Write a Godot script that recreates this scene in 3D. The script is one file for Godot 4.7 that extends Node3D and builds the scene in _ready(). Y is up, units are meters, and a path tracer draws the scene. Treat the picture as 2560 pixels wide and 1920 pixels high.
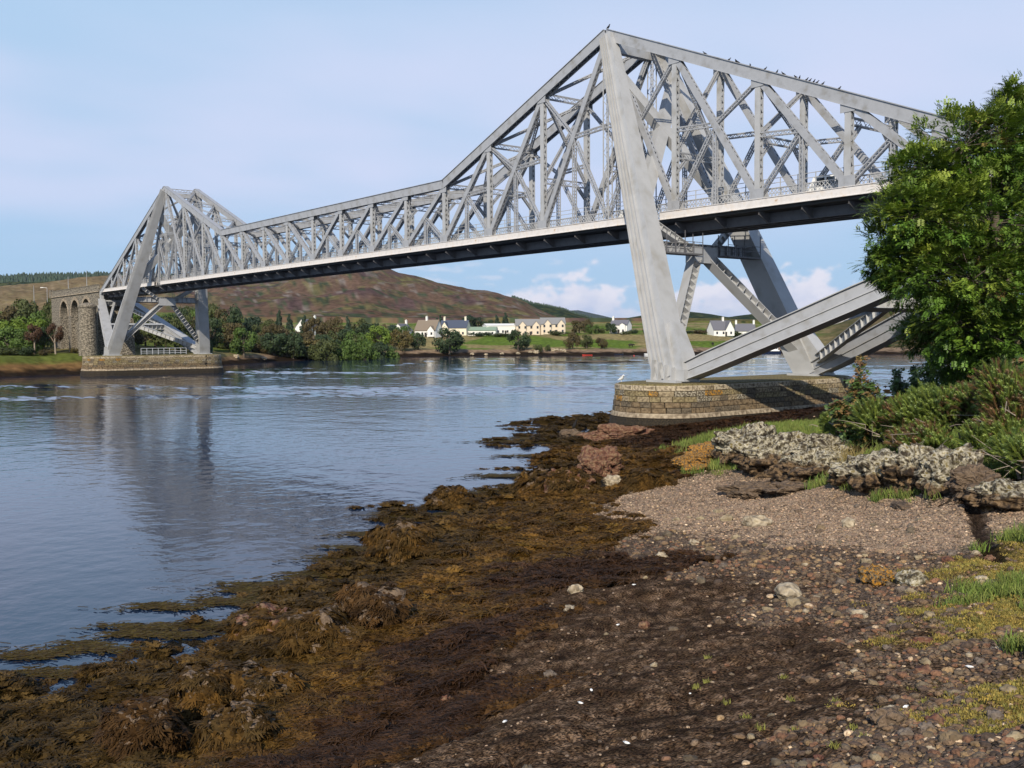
extends Node3D
# A grey steel cantilever bridge over a tidal narrows, seen from a seaweed and shingle shore.

const CAM := Vector3(73.2312, 7.9153, 72.8140)
const YAW := 0.90661
const FWD := Vector3(-0.78745, 0.0, -0.61638)
const RGT := Vector3(0.61638, 0.0, -0.78745)
const UP := Vector3.UP
const SUN := Vector3(0.548, 0.531, 0.646)

var rng := RandomNumberGenerator.new()
var M := {}
var nz := FastNoiseLite.new()      # broad fractal noise, about one unit a metre
var nc := FastNoiseLite.new()      # cells
var used := {}
var icos := {}


class MB:                          # collects triangles with their own normals and colours
	var v := PackedVector3Array()
	var n := PackedVector3Array()
	var c := PackedColorArray()
	var col := Color(1, 1, 1)

	func quad(a: Vector3, b: Vector3, d: Vector3, e: Vector3, out: Vector3) -> void:
		var nn := (b - a).cross(d - a)
		if nn.length_squared() < 1e-12:
			nn = (d - a).cross(e - a)
		if nn.dot(out) < 0.0:
			nn = -nn.normalized()
			v.append_array(PackedVector3Array([a, b, d, a, d, e]))
		else:
			nn = nn.normalized()
			v.append_array(PackedVector3Array([a, d, b, a, e, d]))
		n.append_array(PackedVector3Array([nn, nn, nn, nn, nn, nn]))
		c.append_array(PackedColorArray([col, col, col, col, col, col]))

	func tri(a: Vector3, b: Vector3, d: Vector3, out: Vector3) -> void:
		var nn := (b - a).cross(d - a).normalized()
		if nn.dot(out) < 0.0:
			nn = -nn
			v.append_array(PackedVector3Array([a, b, d]))
		else:
			v.append_array(PackedVector3Array([a, d, b]))
		n.append_array(PackedVector3Array([nn, nn, nn]))
		c.append_array(PackedColorArray([col, col, col]))

	func bar(a: Vector3, b: Vector3, up: Vector3, w: float, h: float) -> void:
		var d := (b - a).normalized()
		var s := d.cross(up).normalized()
		var u := s.cross(d) * (h * 0.5)
		s *= w * 0.5
		quad(a + s + u, b + s + u, b - s + u, a - s + u, u)
		quad(a + s - u, b + s - u, b - s - u, a - s - u, -u)
		quad(a + s + u, b + s + u, b + s - u, a + s - u, s)
		quad(a - s + u, b - s + u, b - s - u, a - s - u, -s)
		quad(a + s + u, a - s + u, a - s - u, a + s - u, -d)
		quad(b + s + u, b - s + u, b - s - u, b + s - u, d)

	func box(at: Vector3, size: Vector3, turn := 0.0) -> void:
		var x := Vector3(size.x * 0.5, 0, 0).rotated(Vector3.UP, turn)
		bar(at - x, at + x, Vector3.UP, size.z, size.y)

	# a convex ring loft: rings of the same number of points, flat faces
	func loft(rings: Array, caps := true) -> void:
		var k: int = rings[0].size()
		for i in rings.size() - 1:
			var mid := Vector3.ZERO
			for p in rings[i]:
				mid += p
			for p in rings[i + 1]:
				mid += p
			mid /= 2.0 * k
			for j in k:
				var a: Vector3 = rings[i][j]
				var b: Vector3 = rings[i + 1][j]
				var d: Vector3 = rings[i + 1][(j + 1) % k]
				var e: Vector3 = rings[i][(j + 1) % k]
				quad(a, b, d, e, (a + b + d + e) * 0.25 - mid)
		if caps:
			for i in [0, rings.size() - 1]:
				var other: Vector3 = rings[1 if i == 0 else i - 1][0]
				for j in range(1, k - 1):
					tri(rings[i][0], rings[i][j], rings[i][j + 1], rings[i][0] - other)

	func tube(pts: Array, rad: Array, seg := 6) -> void:
		var prev := []
		for i in pts.size():
			var d: Vector3 = (pts[mini(i + 1, pts.size() - 1)] - pts[maxi(i - 1, 0)]).normalized()
			var s := d.cross(Vector3(0.31, 0.2, 0.93)).normalized()
			var u := s.cross(d)
			var ring := []
			for j in seg:
				var t := TAU * j / seg
				ring.append([pts[i] + (s * cos(t) + u * sin(t)) * rad[i], s * cos(t) + u * sin(t)])
			if i > 0:
				for j in seg:
					var a = prev[j]
					var b = ring[j]
					var e = ring[(j + 1) % seg]
					var f = prev[(j + 1) % seg]
					for q in ([a, b, e, a, e, f] if ((b[0] - a[0]).cross(e[0] - a[0])).dot(a[1] + e[1]) < 0.0 else [a, e, b, a, f, e]):
						v.append(q[0])
						n.append(q[1])
						c.append(col)
			prev = ring

	func mesh() -> ArrayMesh:
		var arr := []
		arr.resize(Mesh.ARRAY_MAX)
		arr[Mesh.ARRAY_VERTEX] = v
		arr[Mesh.ARRAY_NORMAL] = n
		arr[Mesh.ARRAY_COLOR] = c
		var m := ArrayMesh.new()
		m.add_surface_from_arrays(Mesh.PRIMITIVE_TRIANGLES, arr)
		return m


func numbered(called: String) -> String:
	var k: int = used.get(called, -1) + 1
	used[called] = k
	return called if k == 0 else "%s_%03d" % [called, k]

func tag(o: Node, label: String, category := "", group := "", kind := "") -> void:
	if label: o.set_meta("label", label)
	if category: o.set_meta("category", category)
	if group: o.set_meta("group", group)
	if kind: o.set_meta("kind", kind)

func thing(called: String, at: Vector3, label: String, category: String, group := "") -> Node3D:
	var o := Node3D.new()
	o.name = numbered(called)
	o.position = at
	add_child(o)
	tag(o, label, category, group)
	return o

# one named mesh under a parent; top-level ones get a number when the name is taken
func put(called: String, mesh: Mesh, mat: Material, parent: Node = null) -> MeshInstance3D:
	var o := MeshInstance3D.new()
	o.mesh = mesh
	o.material_override = mat
	if parent == null:
		o.name = numbered(called)
		add_child(o)
	else:
		var k := 0
		var key := str(parent.get_instance_id()) + called
		k = used.get(key, -1) + 1
		used[key] = k
		o.name = called if k == 0 else "%s_%03d" % [called, k]
		parent.add_child(o, true)
	return o

func stuff(called: String, mesh: Mesh, mat: Material, where: Array, tints: Array, parent: Node = null) -> MultiMeshInstance3D:
	var mm := MultiMesh.new()
	mm.transform_format = MultiMesh.TRANSFORM_3D
	mm.use_colors = tints.size() > 0
	mm.mesh = mesh
	mm.instance_count = where.size()
	for i in where.size():
		mm.set_instance_transform(i, where[i])
		if tints.size():
			mm.set_instance_color(i, tints[i])
	var o := MultiMeshInstance3D.new()
	o.multimesh = mm
	o.material_override = mat
	if parent == null:
		o.name = numbered(called)
		add_child(o)
	else:
		o.name = called
		parent.add_child(o, true)
	o.set_meta("kind", "stuff")
	return o

func lin(r: float, g: float, b: float) -> Color:
	return Color(r, g, b).linear_to_srgb()

func noise_tex(seed_: int, freq: float, stops: Array, size := 512, kind := FastNoiseLite.TYPE_SIMPLEX_SMOOTH, oct := 4, normal := 0.0) -> NoiseTexture2D:
	var f := FastNoiseLite.new()
	f.seed = seed_
	f.noise_type = kind
	f.frequency = freq
	f.fractal_octaves = oct
	f.fractal_type = FastNoiseLite.FRACTAL_FBM if oct > 1 else FastNoiseLite.FRACTAL_NONE
	if kind == FastNoiseLite.TYPE_CELLULAR:
		f.cellular_return_type = FastNoiseLite.RETURN_DISTANCE
	var t := NoiseTexture2D.new()
	t.width = size
	t.height = size
	t.seamless = true
	t.noise = f
	if normal > 0.0:
		t.as_normal_map = true
		t.bump_strength = normal
	elif stops.size():
		var g := Gradient.new()
		var off := PackedFloat32Array()
		var cs := PackedColorArray()
		for s in stops:
			off.append(s[0])
			cs.append(s[1])
		g.offsets = off
		g.colors = cs
		t.color_ramp = g
	return t

# colour in real-world (linear) values; tex gives grain, bump relief in centimetres
func mat(called: String, r: float, g: float, b: float, rough := 0.8, tex: Texture2D = null, scale := 0.3, bump: Texture2D = null, cm := 1.0, vcol := false) -> StandardMaterial3D:
	var m := StandardMaterial3D.new()
	m.resource_name = called
	m.albedo_color = lin(r, g, b)
	m.roughness = rough
	m.vertex_color_use_as_albedo = vcol
	if tex or bump:
		m.uv1_triplanar = true
		m.uv1_world_triplanar = true
		m.uv1_scale = Vector3.ONE * scale
	if tex:
		m.albedo_texture = tex
	if bump:
		m.heightmap_enabled = true
		m.heightmap_texture = bump
		m.heightmap_scale = cm
	M[called] = m
	return m

func grey(x: float) -> Color:
	return Color(x, x, x)

func materials() -> void:
	nz.seed = 7
	nz.noise_type = FastNoiseLite.TYPE_SIMPLEX_SMOOTH
	nz.frequency = 1.0
	nz.fractal_octaves = 4
	nc.seed = 3
	nc.noise_type = FastNoiseLite.TYPE_CELLULAR
	nc.frequency = 1.0
	nc.cellular_return_type = FastNoiseLite.RETURN_CELL_VALUE
	nc.domain_warp_enabled = true
	nc.domain_warp_amplitude = 0.5
	nc.domain_warp_frequency = 0.9
	var grime := noise_tex(11, 0.006, [[0.0, Color(0.86, 0.84, 0.80)], [0.35, grey(0.955)], [0.6, grey(1.0)], [1.0, grey(0.97)]])
	var rust := noise_tex(12, 0.012, [[0.0, Color(0.93, 0.92, 0.90)], [0.5, Color(1, 1, 1)], [0.80, Color(0.98, 0.96, 0.93)], [0.88, Color(0.84, 0.72, 0.6)], [1.0, Color(0.62, 0.44, 0.32)]], 1024, FastNoiseLite.TYPE_SIMPLEX_SMOOTH, 6)
	mat("steel", 0.345, 0.355, 0.375, 0.5, grime, 0.22)
	mat("steel_pale", 0.405, 0.41, 0.415, 0.5, grime, 0.13)
	mat("fascia", 0.68, 0.65, 0.63, 0.6, rust, 0.07)
	mat("rusty", 0.45, 0.32, 0.2, 0.8, rust, 0.4)
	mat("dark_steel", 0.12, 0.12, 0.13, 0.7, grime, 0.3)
	mat("asphalt", 0.06, 0.06, 0.06, 0.95)
	mat("black", 0.01, 0.01, 0.012, 0.4)
	mat("glass", 0.02, 0.025, 0.03, 0.06)
	mat("white_paint", 0.8, 0.8, 0.78, 0.35)
	mat("red_paint", 0.5, 0.05, 0.03, 0.4)
	mat("navy_paint", 0.015, 0.025, 0.06, 0.3)
	mat("orange_paint", 0.6, 0.25, 0.03, 0.5)
	mat("bird", 0.015, 0.014, 0.014, 0.8)
	var stone_g := noise_tex(21, 0.012, [[0.0, Color(0.42, 0.38, 0.33)], [0.4, Color(0.74, 0.70, 0.64)], [0.6, Color(0.98, 0.95, 0.9)], [1.0, Color(0.85, 0.82, 0.74)]], 512, FastNoiseLite.TYPE_SIMPLEX_SMOOTH, 5)
	var stone_b := noise_tex(22, 0.02, [], 512, FastNoiseLite.TYPE_SIMPLEX_SMOOTH, 5)
	mat("block_tan", 0.36, 0.31, 0.22, 0.9, stone_g, 0.45, stone_b, 5.0)
	mat("block_pale", 0.50, 0.45, 0.36, 0.9, stone_g, 0.5, stone_b, 5.0)
	mat("block_brown", 0.22, 0.17, 0.11, 0.9, stone_g, 0.4, stone_b, 5.0)
	mat("block_dark", 0.17, 0.145, 0.11, 0.9, stone_g, 0.6, stone_b, 5.0)
	mat("block_olive", 0.29, 0.25, 0.15, 0.9, stone_g, 0.5, stone_b, 5.0)
	var lich := noise_tex(23, 0.018, [[0.0, Color(0.30, 0.26, 0.2)], [0.48, Color(0.46, 0.40, 0.29)], [0.56, Color(0.62, 0.47, 0.17)], [0.66, Color(0.78, 0.54, 0.14)], [1.0, Color(0.8, 0.58, 0.2)]], 512, FastNoiseLite.TYPE_SIMPLEX_SMOOTH, 4)
	mat("block_lichen", 0.8, 0.8, 0.8, 0.9, lich, 0.5, stone_b, 5.0)
	var streak := noise_tex(24, 0.02, [[0.0, Color(0.25, 0.22, 0.18)], [0.5, Color(0.42, 0.38, 0.31)], [0.62, Color(0.85, 0.82, 0.75)], [1.0, Color(0.9, 0.88, 0.82)]], 512, FastNoiseLite.TYPE_SIMPLEX_SMOOTH, 4)
	mat("block_streak", 0.62, 0.6, 0.55, 0.9, streak, 0.55, stone_b, 5.0)
	mat("mortar", 0.12, 0.10, 0.08, 0.95, stone_g, 0.5)
	mat("barnacle", 0.07, 0.055, 0.035, 0.9, streak, 0.8, stone_b, 8.0)
	mat("concrete_ledge", 0.42, 0.37, 0.30, 0.9, stone_g, 0.3)
	mat("pier_turf", 0.22, 0.19, 0.08, 0.95, stone_g, 0.6, stone_b, 6.0)
	# shore ground: vertex colours tell the kind of ground, the texture its grain
	var grain := noise_tex(31, 0.035, [[0.0, grey(0.20)], [0.38, grey(0.48)], [0.5, grey(0.78)], [0.58, grey(0.98)], [1.0, grey(1.0)]], 1024, FastNoiseLite.TYPE_SIMPLEX_SMOOTH, 5)
	var gb := noise_tex(32, 0.016, [], 1024, FastNoiseLite.TYPE_SIMPLEX_SMOOTH, 5)
	var gb2 := noise_tex(33, 0.035, [], 1024, FastNoiseLite.TYPE_SIMPLEX_SMOOTH, 5)
	mat("shore", 1, 1, 1, 0.95, grain, 0.45, gb2, 4.0, true)
	M["shore"].detail_enabled = true
	M["shore"].detail_blend_mode = BaseMaterial3D.BLEND_MODE_MUL
	M["shore"].detail_albedo = noise_tex(34, 0.006, [[0.0, grey(0.75)], [0.40, grey(1.0)], [0.478, grey(1.0)], [0.496, grey(0.30)], [0.504, grey(0.30)], [0.522, grey(1.0)], [0.7, grey(1.0)], [1.0, grey(0.7)]], 1024, FastNoiseLite.TYPE_SIMPLEX_SMOOTH, 4)
	M["shore"].metallic_specular = 0.15
	mat("weed", 1, 1, 1, 0.6, null, 1, null, 1, true)
	M["weed"].metallic_specular = 0.18
	mat("pebble", 1, 1, 1, 0.85, stone_g, 4.0, null, 1, true)
	mat("stone_var", 1, 1, 1, 0.9, stone_g, 1.3, stone_b, 2.0, true)
	var white := noise_tex(41, 0.020, [[0.0, Color(0.13, 0.11, 0.09)], [0.43, Color(0.27, 0.22, 0.17)], [0.49, Color(0.45, 0.42, 0.27)], [0.53, Color(0.62, 0.58, 0.50)], [0.57, Color(0.84, 0.80, 0.72)], [0.64, Color(0.90, 0.87, 0.80)], [0.70, Color(0.85, 0.82, 0.74)], [0.76, Color(0.62, 0.54, 0.30)], [1.0, Color(0.55, 0.50, 0.33)]], 1024, FastNoiseLite.TYPE_SIMPLEX_SMOOTH, 5)
	mat("lichen_rock", 0.60, 0.60, 0.58, 0.95, white, 0.19, gb, 2.5, true)
	var yel := noise_tex(42, 0.02, [[0.0, Color(0.14, 0.11, 0.09)], [0.44, Color(0.28, 0.22, 0.16)], [0.48, Color(0.8, 0.76, 0.66)], [0.53, Color(0.45, 0.38, 0.2)], [0.57, Color(0.80, 0.55, 0.12)], [1.0, Color(0.85, 0.6, 0.15)]], 1024, FastNoiseLite.TYPE_SIMPLEX_SMOOTH, 5)
	mat("yellow_rock", 0.6, 0.6, 0.6, 0.95, yel, 0.5, gb, 4.0, true)
	var pink := noise_tex(43, 0.015, [[0.0, Color(0.35, 0.22, 0.16)], [0.5, Color(0.66, 0.46, 0.38)], [0.62, Color(0.8, 0.7, 0.55)], [1.0, Color(0.75, 0.6, 0.5)]], 512, FastNoiseLite.TYPE_SIMPLEX_SMOOTH, 4)
	mat("pink_rock", 0.38, 0.34, 0.31, 0.9, pink, 0.5, gb, 8.0, true)
	mat("brown_rock", 0.20, 0.15, 0.11, 0.9, stone_g, 0.7, gb, 8.0)
	# far land and hills
	var far_g := noise_tex(51, 0.02, [[0.0, grey(0.6)], [0.5, grey(0.85)], [1.0, grey(1.0)]], 1024, FastNoiseLite.TYPE_SIMPLEX_SMOOTH, 6)
	mat("far_land", 1, 1, 1, 0.95, far_g, 0.02, null, 1, true)
	mat("hill", 1, 1, 1, 1.0, far_g, 0.004, null, 1, true)
	M["hill"].metallic_specular = 0.0
	M["far_land"].metallic_specular = 0.1
	var w := StandardMaterial3D.new()
	w.resource_name = "water"
	w.albedo_color = lin(0.010, 0.024, 0.055)
	w.roughness = 0.04
	w.metallic_specular = 0.36
	w.normal_enabled = true
	w.normal_texture = noise_tex(61, 0.012, [], 1024, FastNoiseLite.TYPE_SIMPLEX_SMOOTH, 5, 4.0)
	w.normal_scale = 0.24
	w.uv1_triplanar = true
	w.uv1_world_triplanar = true
	w.uv1_scale = Vector3(0.055, 0.055, 0.055)
	M["water"] = w
	# foliage
	for f in [["leaf_green", 0.075, 0.13, 0.018], ["leaf_bright", 0.13, 0.20, 0.02], ["leaf_dark", 0.034, 0.060, 0.018], ["leaf_olive", 0.068, 0.085, 0.02], ["leaf_brown", 0.088, 0.068, 0.022], ["leaf_rust", 0.085, 0.04, 0.018], ["leaf_gold", 0.12, 0.095, 0.025], ["leaf_pine", 0.022, 0.045, 0.02]]:
		var m := mat(f[0], f[1], f[2], f[3], 0.7)
		m.vertex_color_use_as_albedo = true
		m.backlight_enabled = true
		m.backlight = lin(f[1] * 0.5, f[2] * 0.6, f[3] * 0.4)
	mat("bark", 0.10, 0.08, 0.06, 0.95)
	mat("bark_pale", 0.28, 0.23, 0.18, 0.95)
	mat("leafy", 1, 1, 1, 0.5, null, 1, null, 1, true)
	M["leafy"].backlight_enabled = true
	M["leafy"].backlight = lin(0.09, 0.13, 0.012)
	mat("grass_blade", 1, 1, 1, 0.8, null, 1, null, 1, true)
	# houses
	mat("harl_white", 0.74, 0.735, 0.70, 0.9)
	mat("harl_cream", 0.72, 0.66, 0.52, 0.9)
	mat("pink_stone", 0.64, 0.55, 0.43, 0.9)
	mat("slate", 0.13, 0.13, 0.15, 0.8)
	mat("slate_light", 0.22, 0.22, 0.22, 0.85)
	mat("thatch", 0.20, 0.16, 0.12, 0.95)
	mat("blue_roof", 0.06, 0.075, 0.11, 0.6)
	mat("green_roof", 0.22, 0.30, 0.22, 0.7)
	mat("window", 0.03, 0.035, 0.045, 0.1)
	mat("timber", 0.03, 0.025, 0.02, 0.8)
	mat("cow", 0.02, 0.016, 0.013, 0.9)
	mat("masonry", 0.30, 0.26, 0.20, 0.95, noise_tex(71, 0.03, [[0.0, grey(0.35)], [0.45, grey(0.65)], [0.6, grey(0.95)], [1.0, grey(1.0)]], 512, FastNoiseLite.TYPE_SIMPLEX_SMOOTH, 5), 0.12, stone_b, 10.0)
	mat("arch_stone", 0.46, 0.41, 0.35, 0.95, stone_g, 0.3)
	mat("galvanised", 0.5, 0.51, 0.53, 0.5)


# ---------------------------------------------------------------- sky
func sky_colour(d: Vector3, fine: bool) -> Color:
	var el := rad_to_deg(asin(clampf(d.y, -1.0, 1.0)))
	var a := d.dot(RGT) / maxf(d.dot(FWD), 0.05)       # across, 0 in the middle of the view
	var e := maxf(el, 0.0)
	# clear air from the horizon up
	var c := Color(0.46, 0.63, 0.84).lerp(Color(0.39, 0.605, 0.85), clampf(e / 6.0, 0, 1))
	c = c.lerp(Color(0.43, 0.63, 0.87), clampf((e - 6.0) / 12.0, 0, 1))
	c = c.lerp(Color(0.155, 0.285, 0.57), clampf((e - 17.0) / 22.0, 0, 1))
	c = c.lerp(Color(0.06, 0.13, 0.34), clampf((e - 38.0) / 40.0, 0, 1))
	# thin high veil
	var p := d / maxf(d.y + 0.12, 0.05)
	var v := nz.get_noise_3d(p.x * 0.28 + 4.0, 0.7, p.z * 0.28) * 0.5 + 0.5
	var v2 := nz.get_noise_3d(p.x * 1.1, 5.7, p.z * 0.7) * 0.5 + 0.5
	var veil := smoothstep(0.31, 0.67, v * 0.75 + v2 * 0.25) * smoothstep(3.0, 9.0, e) * (1.0 - smoothstep(16.0, 26.0, e) * 0.75)
	veil *= 1.0 - 0.3 * smoothstep(13.5, 18.5, e)
	c = c.lerp(Color(0.67, 0.725, 0.95), veil * 0.88)
	if fine and e < 8.0:
		# a bank of cumulus low over the hills
		var az := rad_to_deg(atan(a))
		var reach := smoothstep(-5.5, 1.5, az) * (1.0 - smoothstep(17.0, 26.0, az))
		var top := (2.25 + 0.9 * nz.get_noise_2d(az * 0.10 + 40.0, 3.0) * 2.0 + 1.7 * exp(-pow((az - 4.2) / 2.2, 2.0)) + 0.9 * exp(-pow((az - 17.0) / 4.0, 2.0))) * reach
		var lump := nz.get_noise_2d(az * 0.42, e * 0.8) * 1.5 + nz.get_noise_2d(az * 1.6 + 9.0, e * 2.4) * 0.45
		var den := smoothstep(-0.35, 0.45, top - e + lump)
		var lit := clampf(0.45 + (e - top * 0.45) * 0.38 + lump * 0.35, 0.0, 1.0)
		var cc := Color(0.50, 0.58, 0.80).lerp(Color(0.82, 0.81, 0.91), lit)
		c = c.lerp(cc, den * (0.55 + 0.38 * smoothstep(0.2, 1.8, e)) * reach)
		# wisps left of the bank
		var w := smoothstep(0.05, 0.4, nz.get_noise_2d(az * 0.35 + 70.0, e * 1.6)) * smoothstep(1.8, 2.6, e) * (1.0 - smoothstep(3.6, 4.8, e)) * smoothstep(-9.0, -6.0, az) * (1.0 - smoothstep(3.0, 6.0, az))
		c = c.lerp(Color(0.72, 0.76, 0.90), w * 0.5)
	return c

func make_sky() -> Sky:
	var im := Image.create(1024, 512, false, Image.FORMAT_RGBAF)
	for y in 512:
		var el := PI * (0.5 - (y + 0.5) / 512.0)
		if y > 262:
			im.fill_rect(Rect2i(0, y, 1024, 1), Color(0.30, 0.34, 0.36))
			continue
		for x in 1024:
			var t := TAU * (x + 0.5) / 1024.0
			im.set_pixel(x, y, sky_colour(Vector3(sin(t) * cos(el), sin(el), -cos(t) * cos(el)), false))
	im.resize(4096, 2048, Image.INTERPOLATE_CUBIC)
	var mid := int(fposmod(-YAW / TAU, 1.0) * 4096.0)
	for y in range(1024 - 100, 1026):
		var el := PI * (0.5 - (y + 0.5) / 2048.0)
		for x in range(mid - 480, mid + 480):
			var t := TAU * (x + 0.5) / 4096.0
			im.set_pixel(x, y, sky_colour(Vector3(sin(t) * cos(el), sin(el), -cos(t) * cos(el)), true))
	var s := Sky.new()
	var pm := PanoramaSkyMaterial.new()
	pm.panorama = ImageTexture.create_from_image(im)
	s.sky_material = pm
	return s


# ---------------------------------------------------------------- bridge
const DECK := 19.45        # top of the bottom chord
const TZ := 3.15           # half the spacing of the two trusses
const MIRROR := -128.2     # x of the far apex; the near one stands at x = 0
var bridge: Node3D

# two side plates with a zigzag of lacing bars between their edges
func laced(mb: MB, a: Vector3, b: Vector3, nrm: Vector3, w: float, dep: float, bar_w := 0.12) -> void:
	var d := (b - a).normalized()
	var s := nrm.cross(d).normalized()
	for k in [-1.0, 1.0]:
		mb.bar(a + nrm * (k * dep * 0.5), b + nrm * (k * dep * 0.5), nrm, w, 0.04)
		for f in [-1.0, 1.0]:
			var o: Vector3 = nrm * (k * (dep * 0.5 - 0.07)) + s * (f * (w * 0.5 - 0.02))
			mb.bar(a + o, b + o, s, 0.10, 0.03)
	var length := a.distance_to(b)
	var steps := maxi(2, int(length / (dep * 1.25)))
	for f in [-1.0, 1.0]:
		var o: Vector3 = s * (f * (w * 0.5 - 0.005))
		for i in steps:
			var z := (dep * 0.5 - 0.05) * (1.0 if i % 2 == 0 else -1.0)
			mb.bar(a + d * (length * i / steps) + o + nrm * z, a + d * (length * (i + 1) / steps) + o - nrm * z, s, bar_w, 0.02)

# four corner angles with lacing on two faces: the light braces
func lattice(mb: MB, a: Vector3, b: Vector3, nrm: Vector3, w: float, dep: float) -> void:
	var d := (b - a).normalized()
	var s := nrm.cross(d).normalized()
	for k in [-1.0, 1.0]:
		for f in [-1.0, 1.0]:
			var o: Vector3 = nrm * (k * dep * 0.5) + s * (f * w * 0.5)
			mb.bar(a + o, b + o, nrm, 0.09, 0.09)
	var length := a.distance_to(b)
	var steps := maxi(2, int(length / (w * 1.1)))
	for k in [-1.0, 1.0]:
		for i in steps:
			var z := w * 0.5 * (1.0 if i % 2 == 0 else -1.0)
			var o: Vector3 = nrm * (k * dep * 0.5)
			mb.bar(a + d * (length * i / steps) + o + s * z, a + d * (length * (i + 1) / steps) + o - s * z, nrm, 0.06, 0.02)

# a web with two flanges and stiffener plates, like the braces under the deck
func ribbed(mb: MB, a: Vector3, b: Vector3, nrm: Vector3, w: float, dep: float, pitch := 0.9) -> void:
	var d := (b - a).normalized()
	var s := nrm.cross(d).normalized()
	mb.bar(a, b, s, 0.05, w - 0.02)
	for f in [-1.0, 1.0]:
		mb.bar(a + s * (f * w * 0.5), b + s * (f * w * 0.5), s, dep, 0.06)
	var length := a.distance_to(b)
	var steps := int(length / pitch)
	for i in range(1, steps):
		var p := a + d * (length * i / steps)
		mb.bar(p - s * (w * 0.5 - 0.04), p + s * (w * 0.5 - 0.04), d, dep * 0.94, 0.04)

func part(called: String, mb: MB, m := "steel") -> MeshInstance3D:
	return put(called, mb.mesh(), M[m], bridge)

func rect_ring(p: Vector3, s: Vector3, n: Vector3, w: float, d: float) -> Array:
	return [p + s * w * 0.5 + n * d * 0.5, p - s * w * 0.5 + n * d * 0.5, p - s * w * 0.5 - n * d * 0.5, p + s * w * 0.5 - n * d * 0.5]

func top_at(x: float) -> float:
	var xx := x if x > MIRROR * 0.5 else MIRROR - x
	if xx >= 0.0:
		return lerpf(38.25, DECK, xx / 44.8)
	return maxf(27.0, lerpf(38.25, 27.0, -xx / 28.9))

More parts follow.
